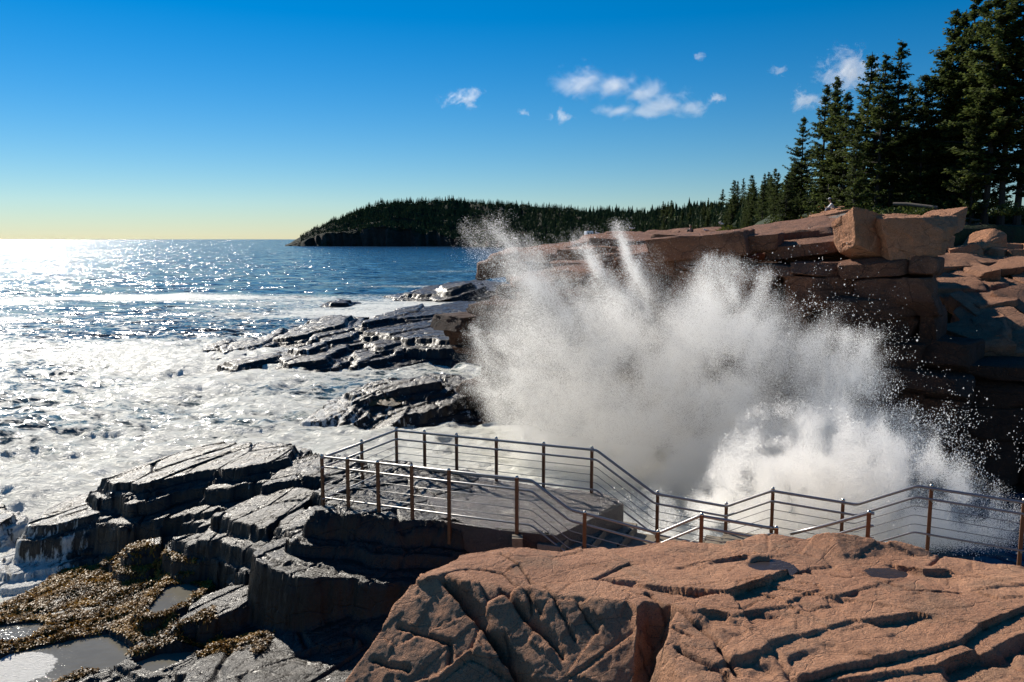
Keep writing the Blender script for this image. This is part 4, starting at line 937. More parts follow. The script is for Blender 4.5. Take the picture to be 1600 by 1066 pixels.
# shore of the bay curving away to the distant point
BX = [448, 470, 490, 520, 560, 640, 720, 800, 900, 1000, 1100, 1190, 1260, 1900]
BD = [1120, 1110, 1100, 1095, 1090, 1080, 1040, 960, 780, 600, 430, 290, 190, 150]
BT = [384, 372, 360, 340, 322, 308, 309, 313, 321, 319, 309, 297, 285, 250]
def bay():
    px = np.linspace(448, 1860, 670); t = np.concatenate([np.linspace(0, .3, 30), np.linspace(.32, 1, 30), [1.3]])
    D = np.interp(px, BX, BD)*(1+.02*fbm(px*.03, px*0, 0, 3, 401)); top_ = np.interp(px, BX, BT); Dr = D*1.10
    zr = np.maximum(EYE+(374-top_)/FPX*Dr-11*sstep(460, 560, px), 1.)
    zr = np.where(px < 500, np.maximum(EYE+(374-top_)/FPX*Dr, .5), zr)
    X = []; 
    P, T = np.meshgrid(px, t, indexing='ij'); Dm = np.interp(P, px, D)*(1+.10*np.minimum(T, 1)+np.maximum(T-1, 0)*.5)
    zc = np.interp(P, px, zr)
    cliffp = sstep(760, 600, P)                                   # a cliff on the distant point, low ledges nearer
    prof = cliffp*(.45*sstep(.0, .06, T)+.55*sstep(.06, 1, T))+(1-cliffp)*(.12*sstep(0, .08, T)+.88*sstep(.08, 1, T))
    Z = np.where(T <= 1, zc*prof, zc*.7)-1.5*(T == 0)
    X = (P-800)/FPX*Dm; fb = fbm(P*.05, T*14, 0, 4, 403)
    Z = Z*(1+(.18+.35*(T < .12))*fb*(T > 0)*(T < .95)); Dm = Dm+(6+12*(T < .12))*fbm(P*.11, T*9, 3, 4, 405)
    N = Nodes('far_shore'); geo = N.n('ShaderNodeNewGeometry'); sep = N.n('ShaderNodeSeparateXYZ'); N.set(sep.inputs[0], geo.outputs['Normal'])
    c = N.coord((1, 1, 2.5)); rock = N.mix(N.noise(c, .12, 6, .7), (.03, .02, .017), (.2, .125, .09)); floor = N.mix(N.noise(c, .05, 5), (.012, .02, .008), (.035, .045, .015))
    f = N.math('ADD', sep.outputs[2], N.math('MULTIPLY', N.math('SUBTRACT', N.noise(c, .06, 5), .5), .8))
    b = N.bsdf(Base_Color=N.mix(N.ramp(f, [(.2, 0.), (.42, 1.)]), rock, floor), Roughness=.95, Normal=N.bump(N.noise(c, .25, 8, .75), 9.))
    V = np.stack([X, Dm, Z], -1).reshape(-1, 3)
    o = mesh_obj('far_shore', V, grid_faces(*P.shape)[:, ::-1], N.done(b)); tag(o, kind='structure')
    return px, D, zr, X, Dm, Z, T
bp, bD, bzr, bX, bY, bZ, bT = bay()
def far_forest():
    rg = np.random.default_rng(55); n = 17000; Vs, tn = [], []
    ci = rg.integers(12, 470, n); br = rg.uniform(0, 1, n) < .22; ti = np.where(rg.uniform(0, 1, n) < .5, rg.integers(34, 60, n), rg.integers(6, 60, n))
    nb = 0; Fs = []
    for a, b, leafy in zip(ci, ti, br):
        x, y, z = bX[a, b], bY[a, b], bZ[a, b]
        cp = np.interp(bp[a], [600, 760], [1, 0])
        if cp > .5 and bT[a, b] < .05+.14*(bp[a] < 560): continue
        if z < 2: continue
        h = rg.uniform(4, 9.)*(1+.15*rg.normal())*np.interp(bp[a], [500, 560], [.5, 1]); r = h*rg.uniform(.12, .19)
        if leafy: h *= .62; r = h*rg.uniform(.3, .42)
        m = 5; L = 5
        base = rg.uniform(0, 6.28)
        for l in range(L):
            z0 = z+h*(.08+.78*l/L); z1 = z+h*min(1, .08+.78*l/L+.34); rr = r*((1-l/L*.85) if not leafy else math.sin(1.0+l*.5))
            an = base+l+np.arange(m*2)*3.14159/m; q = rr*np.where(np.arange(m*2) % 2, .55, 1.15)*rg.uniform(.75, 1.2, m*2)
            ring = np.stack([x+np.cos(an)*q, y+np.sin(an)*q, z0+rg.uniform(-.3, .25, m*2)*h*.12], -1)
            Vs.append(np.concatenate([ring, [[x+rg.normal(0, .1), y, z1]]])); tn.append(np.full(m*2+1, np.clip((.75 if leafy else .4)+rg.normal(0, .25), 0, 1)))
            Fs.append(np.stack([nb+np.arange(m*2), nb+(np.arange(m*2)+1) % (m*2), np.full(m*2, nb+m*2)], -1)); nb += m*2+1
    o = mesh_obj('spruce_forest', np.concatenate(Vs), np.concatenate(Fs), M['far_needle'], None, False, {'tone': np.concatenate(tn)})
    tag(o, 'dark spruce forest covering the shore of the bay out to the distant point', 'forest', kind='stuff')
far_forest()
rg = np.random.default_rng(91)
for i in range(72):
    a = int(np.argmin(np.abs(bp-(985+250*rg.uniform()**.6)))); b = int(rg.integers(20, 58))
    x, y, z = bX[a, b], bY[a, b], bZ[a, b]; h = rg.uniform(10, 15)*(1+.25*(bp[a] > 1120))
    q = np.array([x, y, z+h]); d = q-np.array([0, 0, EYE]); f = d[1]*CP-d[2]*SP; u = d[1]*SP+d[2]*CP
    spruce(800+FPX*x/f, 533-FPX*u/f, y, int(rg.integers(0, 5)), 'dark spruce rising above the forest on the near curve of the bay', GF, z-.3, 1.15)
# shrubs and a fallen trunk under the wood
def shrub_vf(rg, w, h, n=900):
    a = rg.uniform(0, 6.28, n); r = rg.uniform(0, 1, n)**.5; zz = rg.uniform(0, 1, n); lump = .7+.3*np.sin(a*3+rg.uniform(0, 6))*np.cos(a*2)
    P = np.stack([np.cos(a)*r*w*lump, np.sin(a)*r*w*lump, h*zz*(1-.6*r*r)*(.8+.3*np.sin(a*5))], -1)
    l = rg.uniform(.05, .13, (n, 1)); D = rg.normal(0, 1, (n, 3)); D /= np.linalg.norm(D, axis=1, keepdims=True); E = np.cross(D, rg.normal(0, 1, (n, 3))); E /= np.linalg.norm(E, axis=1, keepdims=True)
    V = np.stack([P-D*l, P+E*l*.5, P+D*l, P-E*l*.5], 1).reshape(-1, 3)
    return V, np.arange(len(V)).reshape(-1, 4), np.repeat(np.clip(rg.beta(2, 2, n)*.8+.1*(zz > .7), 0, 1), 4)
rg = np.random.default_rng(123)
SH = [(1139, 358, 60, 1.0, .6, 'bright yellow green shrub alone on the pale slab'), (1270, 345, 52, .9, .8, 'small green and rust shrub below the leftmost rough boulder'), (1285, 338, 56, 1.1, 1., 'reddish shrub left of the person in white'), (1318, 343, 50, 1.3, .9, 'green shrub right of the person in white'),
      (1345, 334, 50, 1.6, 1.1, 'wide olive shrub behind the tall orange boulder'), (1385, 338, 48, 1.5, .8, 'olive shrub at the foot of the bare pale trunk'), (1415, 334, 50, 1.5, .9, 'green shrub below the fallen trunk'), (1443, 336, 46, 1.3, .7, 'low green shrub right of the fallen trunk'), (1550, 318, 50, 1.6, .7, 'sunlit yellow and rust shrub under the right clump'), (1576, 330, 46, 1.2, .7, 'green shrub between trunks near the right edge'), (1240, 346, 58, 1.3, .9, 'dark green shrub behind the long pale slab'), (1215, 348, 62, 1.4, .9, 'green shrub at the left end of the wood')]
for px, py, y, w, h, lab in SH:
    V, F, tn = shrub_vf(rg, w, h); c = at_y(px, py+6, y)
    if 'yellow' in lab: tn = np.clip(tn+.3, 0, .84)
    if 'red' in lab or 'rust' in lab: tn = np.where(np.repeat(rg.uniform(0, 1, len(tn)//4) < .4, 4), 1., tn)
    o = mesh_obj('shrub', V, F, M['shrub'], None, True, {'tone': tn}); o.location = c; tag(o, lab, 'shrub', 'shrubs at the foot of the wood')
for px, y, w, h in [(1450, 54, 2.2, 1.3), (1490, 55, 2.6, 1.5), (1530, 54, 2.4, 1.2), (1565, 53, 2.4, 1.5), (1600, 50, 2.6, 1.6), (1640, 50, 2.6, 1.5), (1412, 51.5, 1.8, 1.75), (1440, 50.5, 1.8, 1.6), (1468, 50, 1.8, 1.6), (1360, 57, 2.4, 1.3), (1310, 60, 2.4, 1.2)]:
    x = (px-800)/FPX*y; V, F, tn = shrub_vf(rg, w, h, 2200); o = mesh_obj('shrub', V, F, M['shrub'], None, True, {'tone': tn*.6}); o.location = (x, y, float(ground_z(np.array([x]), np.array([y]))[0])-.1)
    tag(o, 'dark green undergrowth bush standing between the trunks inside the wood', 'shrub', 'undergrowth inside the wood')
a, b = at_y(1396, 319, 50), at_y(1465, 325, 48)
V, F, caps = tube_vf([a, a*.7+b*.3+np.array([0, 0, .06]), a*.3+b*.7+np.array([0, 0, .03]), b], .11, 9)
lg = mesh_obj('fallen_trunk', V, F, M['deadwood']); tag(lg, 'bleached fallen tree trunk lying among the shrubs under the spruces', 'log')
# ------------------------------------------------------------------ people, gulls, parked camper
M['skin'] = plain('skin', (.42, .25, .17), .55, 0, .1)
def cloth(name, c): return plain(name, c, .85, 0, .2, 12)
def skin_mesh(name, pts, edges, radii, mat, parent, sub=1):
    me = bpy.data.meshes.new(name); me.from_pydata(pts, edges, []); me.materials.append(mat)
    o = bpy.data.objects.new(name, me); COL.objects.link(o); o.parent = parent
    md = o.modifiers.new('skin', 'SKIN'); md.use_smooth_shade = True
    for i, r in enumerate(radii): me.skin_vertices[0].data[i].radius = r if isinstance(r, tuple) else (r, r); me.skin_vertices[0].data[i].use_root = (i == 0)
    s = o.modifiers.new('sub', 'SUBSURF'); s.levels = s.render_levels = sub
    return o
def ball_vf(c, r, n=8, sc=(1, 1, 1)):
    C, F = cube_sphere(n); D = C/np.linalg.norm(C, axis=1, keepdims=True); return D*r*np.array(sc)+np.array(c), F
def seated(loc, rzv, lean, shirt, trouser, hair, label, cap=None, group='people sitting on the rocks'):
    r = empty('person', loc, rzv); r.location.z += .02
    f = lean
    # facing +Y, sitting at z = 0 with the feet on the rock in front
    J = [(0, 0, .12), (0, .05*f, .35), (0, .16*f, .55), (0, .2*f, .63), (0, .25*f, .72), (0, .28*f, .84)]
    Rr = [(.15, .12), (.14, .105), (.15, .10), (.055, .055), (.07, .075), (.078, .09)]
    E = [(0, 1), (1, 2), (2, 3), (3, 4), (4, 5)]
    def add(a, p, rad): J.append(p); Rr.append(rad); E.append((a, len(J)-1)); return len(J)-1
    for s in (-1, 1):
        k = add(0, (.12*s, .06, .11), (.09, .09)); kn = add(k, (.14*s, .42, .30), (.065, .065)); an = add(kn, (.14*s, .50, -.10), (.045, .045)); add(an, (.15*s, .64, -.13), (.04, .035))
        sh = add(2, (.19*s, .15*f, .54), (.06, .06)); el = add(sh, (.24*s, .25*f+.08, .33), (.045, .045)); wr = add(el, (.13*s, .38, .34), (.034, .034)); hd = add(wr, (.09*s, .45, .345), (.04, .022))
        for q in range(4): add(hd, (.06*s+.018*q*s, .52+.008*(q % 2), .33-.005*q), (.011, .011))
        add(wr, (.06*s, .42, .37), (.012, .012))
    skin_mesh('body', J, E, Rr, M['skin'], r, 1)
    hx, hy, hz = J[5]
    ft = ball_vf((hx, hy+.085, hz-.03), .022, 4, (1, 1, 1.2)); e1 = ball_vf((hx-.03, hy+.082, hz), .01, 3); e2 = ball_vf((hx+.03, hy+.082, hz), .01, 3)
    mesh_obj('face', *join_vf([ft, e1, e2]), M['skin'], r)
    g = .022
    cs = [(0, 1, 2), ]; P = [J[0], J[1], J[2], (0, .17*f, .6)]; rr = [(.17, .14), (.165, .13), (.17, .122), (.07, .075)]; ee = [(0, 1), (1, 2), (2, 3)]
    for s in (-1, 1):
        n = len(P); P += [(.19*s, .15*f, .54), (.24*s, .25*f+.08, .33), (.16*s, .35, .338)]; rr += [(.078, .078), (.062, .062), (.05, .05)]; ee += [(2, n), (n, n+1), (n+1, n+2)]
    skin_mesh('shirt', P, ee, rr, shirt, r, 1)
    P = [(0, 0, .11)]; rr = [(.165, .135)]; ee = []
    for s in (-1, 1):
        n = len(P); P += [(.12*s, .06, .11), (.14*s, .42, .30), (.14*s, .49, -.06)]; rr += [(.105, .105), (.08, .08), (.065, .065)]; ee += [(0, n), (n, n+1), (n+1, n+2)]
    skin_mesh('trousers', P, ee, rr, trouser, r, 1)
    mesh_obj('hair', *ball_vf((hx, hy-.015, hz+.025), .1, 6, (.92, 1.0, 1.)), hair, r)
    if cap:
        V, F = join_vf([ball_vf((hx, hy, hz+.055), .102, 6, (.95, 1.05, .8)), ball_vf((hx, hy+.13, hz+.045), .075, 5, (1, 1, .14))]); mesh_obj('cap', V, F, cap, r)
    return tag(r, label, 'person', group)
p = at_y(1079, 370, 66); c = at_y(1080, 374, 66)
rk = mesh_obj('boulder', *(lambda a: (a[0], a[1]))(block_vf((0, 0, 0), (4.2, 3.2, .8), rz(.1), 61, 12, 5, 22)), M['boulder']); rk.location = c+np.array([.6, .3, -.35]); tag(rk, 'flat pale slab under the fair haired person on the skyline of the headland', 'boulder', 'boulders on the headland')
seated(p, R(150), .5, cloth('dark_jacket', (.02, .018, .022)), cloth('pale_trousers', (.3, .28, .27)), plain('fair_hair', (.3, .2, .11), .6), 'person with fair hair and dark jacket sitting on the skyline of the headland')
seated(at_y(1122, 370, 82), R(100), .3, cloth('navy_top', (.02, .022, .035)), cloth('dark_trousers', (.03, .03, .035)), plain('dark_hair', (.03, .02, .015), .6), 'dark clothed person half hidden behind the rocks of the headland')
seated(at_y(1302, 333, 52.2), R(75), .9, cloth('white_shirt', (.7, .7, .72)), cloth('grey_trousers', (.2, .2, .24)), plain('brown_hair', (.06, .04, .03), .6), 'person in white shirt and pale cap leaning forward among the shrubs', cloth('pale_cap', (.55, .52, .55)))
M['gull'] = plain('white_plumage', (.75, .74, .72), .8, 0, .08); M['gullgrey'] = plain('grey_wing', (.4, .41, .43), .8, 0, .1); M['beak'] = plain('yellow_beak', (.6, .4, .06), .5, 0, .1)
def gull(loc, rzv, label, flying=False, k=1.):
    r = empty('gull', loc, rzv); r.scale = (k, k, k); h = .3 if not flying else 0
    skin_mesh('body', [(0, -.22, h-.01), (0, -.08, h), (0, .08, h+.02), (0, .16, h+.09), (0, .2, h+.14)], [(0, 1), (1, 2), (2, 3), (3, 4)], [(.04, .012), (.075, .07), (.08, .075), (.04, .045), (.045, .045)], M['gull'], r)
    for s in (-1, 1):
        if flying: P = [(.06*s, .06, .03), (.3*s, .1, .16), (.62*s, -.02, .12)]; q = [(.07, .02), (.06, .015), (.015, .006)]
        else: P = [(.07*s, .08, h+.03), (.075*s, -.08, h+.03), (.03*s, -.3, h)]; q = [(.03, .05), (.028, .05), (.01, .012)]
        skin_mesh('wing', P, [(0, 1), (1, 2)], q, M['gullgrey'], r)
        if not flying:
            V, F, cp = tube_vf([(.03*s, 0, 0), (.03*s, 0, h-.04)], .008, 6); mesh_obj('leg', V, F, M['beak'], r)
    V, F, cp = tube_vf([(0, .23, h+.14), (0, .285, h+.13)], .012, 6); mesh_obj('beak', V, F, M['beak'], r)
    return tag(r, label, 'gull', 'white gulls')
gull(at_y(1127, 350, 60), R(70), 'white gull flying in front of the dark spruces', True, .95)
gull(at_y(1103, 366, 66), R(90), 'white gull standing on the rock between the two sitting people', False, 1.)
gull(at_y(986, 363, 84), R(60), 'white gull standing on the tan rocks right of the thin jet of spray', False, 1.3)
gull(at_y(933, 370, 84), R(60), 'white gull standing right beside the small white camper', False, 1.2)
cv = empty('camper_van', at_y(920, 373.5, 230), R(20)); tag(cv, 'tiny white camper van parked at the forest edge beyond the headland', 'camper van')
for nm, lo, hi, mt in [('body', (-1.1, -.9, .35), (1.0, .9, 2.2), plain('white_van_paint', (.7, .7, .7), .4)), ('cab', (1.003, -.85, .35), (1.9, .85, 1.5), plain('grey_cab_paint', (.3, .31, .33), .4))]:
    o = mesh_obj(nm, *box_vf(lo, hi), mt, cv, False); b = o.modifiers.new('bevel', 'BEVEL'); b.width = .12; b.segments = 3
gl = plain('dark_glass', (.02, .022, .025), .1)
for x in (-.75, .05): mesh_obj('window', *box_vf((x, -.93, 1.25), (x+.5, -.88, 1.8)), gl, cv, False)
for x in (-.6, 1.25):
    for s in (-1, 1):
        V, F, cp = tube_vf([(x, s*.7, .36), (x, s*.92, .36)], .36, 14); mesh_obj('wheel', V, F, gl, cv)

# ------------------------------------------------------------------ the breaking wave's spray
def spray_depth(px): return 34.5-(px-750)/800*13.
ENV = np.array([(772, 700), (745, 650), (728, 590), (733, 520), (742, 480), (762, 430), (792, 398), (850, 392), (905, 400), (955, 395), (1000, 408), (1068, 425), (1092, 405), (1120, 398), (1160, 402), (1205, 428), (1255, 478), (1335, 505), (1368, 540), (1392, 605), (1425, 655), (1480, 695), (1525, 760), (1575, 840)], float)
ORG = np.array([1050., 830.])
EA = np.arctan2(ENV[:, 0]-ORG[0], ORG[1]-ENV[:, 1]); ERr = np.hypot(ENV[:, 0]-ORG[0], ORG[1]-ENV[:, 1])
def px_world(px, py, y):
    u = (px-800)/FPX; v = (533-py)/FPX; dy = CP+v*SP; dz = v*CP-SP; t = y/dy
    return np.stack([u*t, y, EYE+dz*t], -1)
def spray_points():
    rg = np.random.default_rng(5); out = []; rad = []
    def emit(px, py, dep, r): out.append(px_world(px, py, dep)); rad.append(r)
    # 1 the fan of mist
    n = 3600000
    a = rg.uniform(EA[0], EA[-1], n); q = rg.uniform(0, 1.10, n)**.72; Rr = np.interp(a, EA, ERr)
    q2 = q+.05*vnoise(a*26, a*0, a*0, 3)+.05*vnoise(a*9, a*0, a*0+3, 4)
    px = ORG[0]+np.sin(a)*Rr*q; py = ORG[1]-np.cos(a)*Rr*q
    # billows that follow the jets
    rr = Rr*q
    ty = rg.normal(0, 1, n)
    st = fbm(a*11, rr*.008, ty*.35, 5, 501, .6)*sstep(.35, .95, q); st2 = fbm(px*.021+py*.006, py*.021, ty*.5, 5, 511, .6)
    # brightness of the fan in the picture: bright columns with darker lanes between
    L = .50*np.exp(-(((px-840)/95)**2+((py-510)/110)**2))+.75*np.exp(-(((px-1135)/85)**2+((py-500)/100)**2))+.55*np.exp(-(((px-930)/150)**2+((py-640)/110)**2))+.60*np.exp(-(((px-1000)/220)**2+((py-740)/90)**2))+.5*np.exp(-(((px-1320)/70)**2+((py-590)/80)**2))+.7*np.exp(-(((px-1290)/190)**2+((py-740)/80)**2))+.3*np.exp(-(((px-960)/60)**2+((py-470)/70)**2))
    L = L-.28*np.exp(-(((px-1030)/45)**2+((py-455)/60)**2))-.2*np.exp(-(((px-1215)/50)**2+((py-615)/45)**2))-.16*np.exp(-(((px-915)/30)**2+((py-440)/50)**2))-.2*np.exp(-(((px-1260)/50)**2+((py-490)/40)**2))
    edge = sstep(1.05, .72+.0*a, q2)
    pr = np.clip((.14+L*1.2)*(1+1.9*st+2.1*st2), 0, 1)*edge
    k = rg.uniform(0, 1, n) < pr*.95
    px, py, ty = px[k], py[k], ty[k]; m = len(px)
    emit(px, py, spray_depth(px)+ty*1.6*np.clip(.4+(830-py)/400, .4, 1.2), np.exp(rg.normal(math.log(.0062), .28, m)))
    # 2 separate jets and wisps thrown beyond the fan
    for (x0, y0), (x1, y1), w0, w1, cnt in [((905, 520), (728, 352), 26, 9, 26000), ((890, 500), (765, 345), 24, 12, 30000), ((850, 470), (800, 370), 20, 14, 16000), ((985, 520), (900, 366), 20, 9, 26000), ((960, 500), (925, 385), 16, 10, 14000), ((1010, 500), (964, 348), 13, 5, 26000), ((1000, 470), (985, 372), 10, 6, 10000),
                                     ((1120, 520), (1108, 400), 14, 8, 22000), ((1150, 520), (1142, 402), 14, 7, 20000), ((1185, 540), (1192, 425), 16, 9, 16000), ((1330, 600), (1318, 515), 14, 8, 16000), ((1350, 620), (1352, 512), 12, 7, 16000), ((1380, 700), (1425, 640), 16, 12, 5000), ((820, 600), (735, 512), 22, 12, 24000), ((810, 640), (728, 590), 20, 10, 14000)]:
        t = rg.uniform(0, 1, cnt)**.85; cnt_ = cnt; w = (w0+(w1-w0)*t)*(2.6 if x0 > 1080 else 1.9); L_ = math.hypot(x1-x0, y1-y0); nx, ny = -(y1-y0)/L_, (x1-x0)/L_
        o = rg.normal(0, 1, cnt)*w*.55*(1+.6*np.sin(t*9+x0)); t = t+.06*vnoise(o*.35, o*0+x0, o*0, 7)
        px = x0+(x1-x0)*t+nx*o; py = y0+(y1-y0)*t+ny*o+18*t*t*0
        k = rg.uniform(0, 1, cnt) < np.clip(.5*(1.1-t*.75)*(1+1.3*fbm(o*.12, t*4, o*0+x0, 4, 520)), 0, 1)
        emit(px[k], py[k], spray_depth(px[k])+rg.normal(0, .8, k.sum()), np.exp(rg.normal(math.log(.0072), .35, k.sum())))
    # 3 the coarse splash at the lower right, nearer the railing
    n = 640000; px = rg.normal(1300, 125, n); py = 860-rg.gamma(2.2, 42, n)
    top_ = np.interp(px, [1080, 1150, 1240, 1330, 1420, 1500, 1580], [770, 655, 620, 640, 680, 730, 800])+22*vnoise(px*.05, px*0, px*0, 8)
    pr = np.clip(.62+2.1*fbm(px*.03, py*.03, px*0, 6, 531, .62), 0, 1)*sstep(-25, 30, py-top_)
    k = rg.uniform(0, 1, n) < pr; px, py = px[k], py[k]
    emit(px, py, 21.5-(px-1100)/400*2.2+rg.normal(0, .8, len(px)), np.exp(rg.normal(math.log(.0066), .42, len(px))))
    P = np.concatenate(out); r = np.concatenate(rad)
    # the bulk of it is far finer mist: scatter each grain into several smaller ones
    fine = rg.uniform(0, 1, len(P)) < .93; Pf, rf = P[fine], r[fine]; P, r = [P[~fine]], [r[~fine]]
    for q in range(4): P.append(Pf+rg.normal(0, .075, Pf.shape)); r.append(rf*rg.uniform(.38, .62, len(rf)))
    P = np.concatenate(P); r = np.concatenate(r)
    ok = P[:, 2] > -.2
    return P[ok], r[ok]
def drops():
    rg = np.random.default_rng(8); P = []
    for n, cx, cy, sx, sy in [(12000, 1290, 745, 110, 65), (4500, 1430, 690, 45, 45), (3600, 1480, 760, 60, 45), (2000, 1360, 580, 35, 45), (1200, 1260, 490, 40, 45), (500, 1560, 740, 40, 50), (1600, 1160, 690, 30, 40)]:
        px = rg.normal(cx, sx, n); py = rg.normal(cy, sy, n); k = fbm(px*.04, py*.04, px*0, 4, 541) > -.12; px, py = px[k], py[k]
        y = spray_depth(px)-rg.uniform(.5, 3., len(px)); P.append(px_world(px, py, y))
    P = np.concatenate(P); P = P[P[:, 2] > .1]; n = len(P); r = np.exp(rg.normal(math.log(.0085), .42, n))
    D = np.array([[1, 0, 0], [-1, 0, 0], [0, 1, 0], [0, -1, 0], [0, 0, 1.3], [0, 0, -1.3]]); T = np.array([[0, 2, 4], [2, 1, 4], [1, 3, 4], [3, 0, 4], [2, 0, 5], [1, 2, 5], [3, 1, 5], [0, 3, 5]])
    V = P[:, None]+D[None]*r[:, None, None]*rg.uniform(.6, 1.4, (n, 6, 1)); F = T[None]+np.arange(n)[:, None, None]*6
    return V.reshape(-1, 3), F.reshape(-1, 3)
def make_spray():
    N = Nodes('white_water_droplets')
    d = N.n('ShaderNodeBsdfDiffuse'); d.inputs[0].default_value = (.98, .965, .94, 1)
    t = N.n('ShaderNodeBsdfTranslucent'); t.inputs[0].default_value = (.98, .965, .94, 1)
    mx = N.n('ShaderNodeMixShader'); N.set(mx.inputs[0], .7); N.t.links.new(d.outputs[0], mx.inputs[1]); N.t.links.new(t.outputs[0], mx.inputs[2])
    mat = N.done(mx)
    root = empty('wave_spray', (8, 26, 0)); tag(root, 'huge burst of white spray thrown up between the walkway and the cliff', 'spray', kind='stuff')
    P, r = spray_points()
    me = bpy.data.meshes.new('mist'); me.vertices.add(len(P)); me.vertices.foreach_set('co', (P-np.array([8, 26, 0])).astype(np.float32).ravel())
    at = me.attributes.new('rad', 'FLOAT', 'POINT'); at.data.foreach_set('value', r.astype(np.float32)); me.materials.append(mat)
    o = bpy.data.objects.new('mist', me); COL.objects.link(o); o.parent = root; o['kind'] = 'stuff'
    g = bpy.data.node_groups.new('mist_points', 'GeometryNodeTree')
    g.interface.new_socket('Geometry', in_out='INPUT', socket_type='NodeSocketGeometry'); g.interface.new_socket('Geometry', in_out='OUTPUT', socket_type='NodeSocketGeometry')
    gi, go = g.nodes.new('NodeGroupInput'), g.nodes.new('NodeGroupOutput'); mp = g.nodes.new('GeometryNodeMeshToPoints'); na = g.nodes.new('GeometryNodeInputNamedAttribute'); na.data_type = 'FLOAT'; na.inputs['Name'].default_value = 'rad'
    sm = g.nodes.new('GeometryNodeSetMaterial'); sm.inputs['Material'].default_value = mat
    g.links.new(gi.outputs[0], mp.inputs['Mesh']); g.links.new(na.outputs['Attribute'], mp.inputs['Radius']); g.links.new(mp.outputs[0], sm.inputs[0]); g.links.new(sm.outputs[0], go.inputs[0])
    md = o.modifiers.new('points', 'NODES'); md.node_group = g
    V, F = drops(); q = mesh_obj('droplets', V-np.array([8, 26, 0]), F, mat, root, False); q['kind'] = 'stuff'
make_spray()

# ------------------------------------------------------------------ small clouds: real volumes about 2 km off
def cloud(px0, px1, py0, py1, y, seed, label, dens=.028, tilt=0., thin=0., lobes=((0, 0, 1, 1),)):
    c = at_y((px0+px1)/2, (py0+py1)/2, y); k = y/FPX; w, h = (px1-px0)*k, (py1-py0)*k
    V, F = box_vf((-w*.62, -w*.3, -h*.75), (w*.62, w*.3, h*.75))
    N = Nodes('cloud_vapour'); N.out.location = (0, 0)
    c1 = N.coord((2/w, 2/(w*.5), 2/h), (0, 0, 0)); ds = []
    for lx, lz, rx, rz_ in lobes:
        ln = N.n('ShaderNodeVectorMath', operation='LENGTH'); N.set(ln.inputs[0], N.coord((2/w/rx, 2/(w*.5), 2/h/rz_), loc=(-lx/rx, 0, -lz/rz_))); ds.append(ln.outputs['Value'])
    lv = ds[0]
    for q in ds[1:]: lv = N.math('SMOOTH_MIN', lv, q, .25)
    c2 = N.coord((1, 1, 1.25), loc=(seed*31.7, seed*11.3, 0)); nz = N.noise(c2, (3.2 if w < 160 else 5.5)/w, 9, .68, .7); nz2 = N.noise(c2, 14./w, 5, .65)
    f = N.math('SUBTRACT', N.math('ADD', N.math('MULTIPLY', nz, 3.), N.math('MULTIPLY', nz2, .7)), N.math('ADD', N.math('MULTIPLY', lv, .9), 1.3+thin))
    f = N.math('MULTIPLY', N.math('MULTIPLY', f, 2.2, clamp=True), dens*120/max(w, 30)*1.)
    pv = N.n('ShaderNodeVolumePrincipled'); pv.inputs['Color'].default_value = (.97, .97, .97, 1); pv.inputs['Anisotropy'].default_value = .35; N.set(pv.inputs['Density'], f)
    N.t.links.new(pv.outputs[0], N.out.inputs['Volume'])
    o = mesh_obj('cloud', V, F, N.m, None, False); o.location = c
    return tag(o, label, 'cloud', 'small clouds')
cloud(682, 760, 134, 172, 1900, 1, 'small separate white cloud, leftmost in the blue sky')
cloud(860, 1110, 92, 192, 2100, 2, 'largest ragged white cloud trailing down to the right', .028, 0, -.05, ((-.58, .3, .40, .6), (-.2, .12, .38, .46), (.12, -.1, .36, .4), (.45, -.32, .36, .38), (.75, -.5, .3, .3), (-.12, -.58, .3, .2), (.15, -.62, .34, .26)))
cloud(852, 905, 168, 194, 2000, 3, 'small wispy cloud just under the left end of the largest cloud', .02)
cloud(1100, 1140, 144, 164, 2000, 4, 'tiny flat cloud just right of the tail of the largest cloud', .02)
cloud(1198, 1236, 100, 120, 2000, 5, 'faint wisp of cloud between the largest cloud and the trees', .012)
cloud(1226, 1306, 128, 178, 2200, 6, 'low white puff of cloud touching the slim spruce spires')
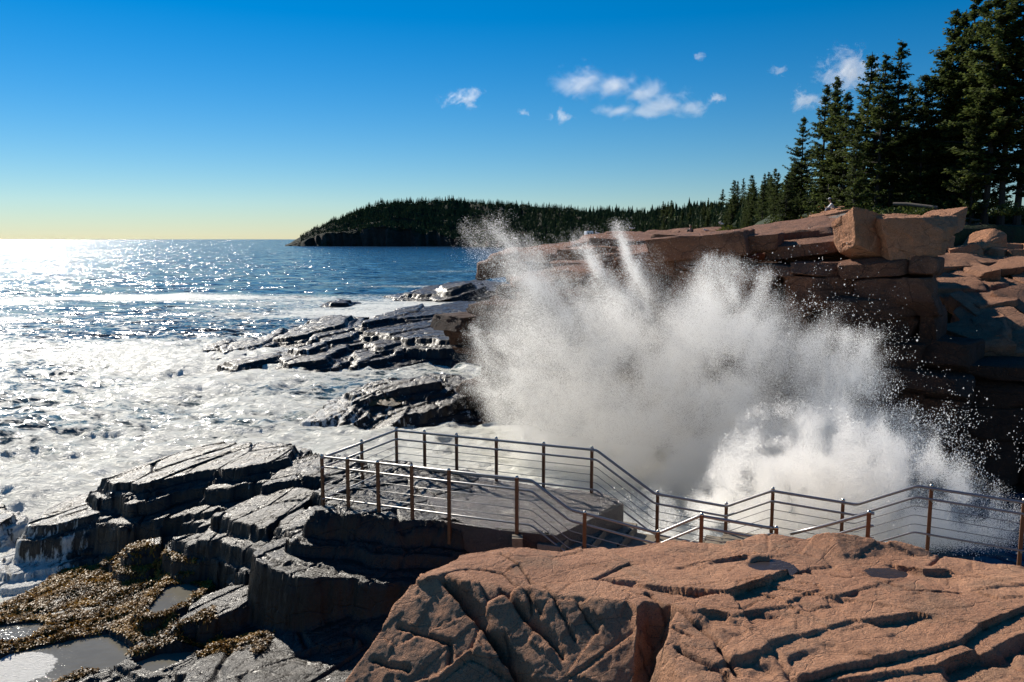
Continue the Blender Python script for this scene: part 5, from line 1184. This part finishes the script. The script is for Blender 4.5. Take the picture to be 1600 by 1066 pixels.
cloud(1272, 1380, 74, 152, 2300, 7, 'white cloud half hidden by the tall spruces of the middle clump', .03, 0., -.1)
cloud(1078, 1108, 78, 98, 2000, 8, 'faint tiny puff of cloud high above the tail of the largest cloud', .012)
cloud(806, 832, 168, 184, 2000, 9, 'faintest speck of cloud left of the small wispy one', .01)

# ------------------------------------------------------------------ sun and sky
SUN_AZ, SUN_EL = R(-38), R(31.5)            # azimuth from +Y towards +X
sd = Vector((math.sin(SUN_AZ)*math.cos(SUN_EL), math.cos(SUN_AZ)*math.cos(SUN_EL), math.sin(SUN_EL)))
sl = bpy.data.lights.new('sun', 'SUN'); sl.energy = 5.; sl.angle = R(.53); sl.color = (1, .93, .82)
so = bpy.data.objects.new('sun', sl); COL.objects.link(so); so.rotation_euler = (-sd).to_track_quat('-Z', 'Y').to_euler(); so.location = (-60, 60, 80)
w = bpy.data.worlds.new('World'); S.world = w; w.use_nodes = True; nt = w.node_tree; nt.nodes.clear()
sky = nt.nodes.new('ShaderNodeTexSky'); sky.sky_type = 'NISHITA'; sky.sun_disc = False; sky.sun_elevation = SUN_EL; sky.sun_rotation = SUN_AZ
sky.altitude = 0; sky.air_density = 1.08; sky.dust_density = .0; sky.ozone_density = 7.0
hs = nt.nodes.new('ShaderNodeHueSaturation'); hs.inputs['Saturation'].default_value = 1.35; hs.inputs['Value'].default_value = 1.
bg = nt.nodes.new('ShaderNodeBackground'); bg.inputs['Strength'].default_value = .065; ow = nt.nodes.new('ShaderNodeOutputWorld')
nt.links.new(sky.outputs[0], hs.inputs['Color']); nt.links.new(hs.outputs[0], bg.inputs[0]); nt.links.new(bg.outputs[0], ow.inputs[0])
S.view_settings.view_transform = 'Standard'; S.view_settings.look = 'None'; S.view_settings.exposure = .4; S.view_settings.gamma = 1
S.cycles.diffuse_bounces = 12; S.cycles.volume_bounces = 3; S.cycles.max_bounces = 16; S.cycles.caustics_reflective = False; S.cycles.caustics_refractive = False
S.cycles.sample_clamp_indirect = 4.; S.cycles.use_denoising = True; S.cycles.use_adaptive_sampling = False
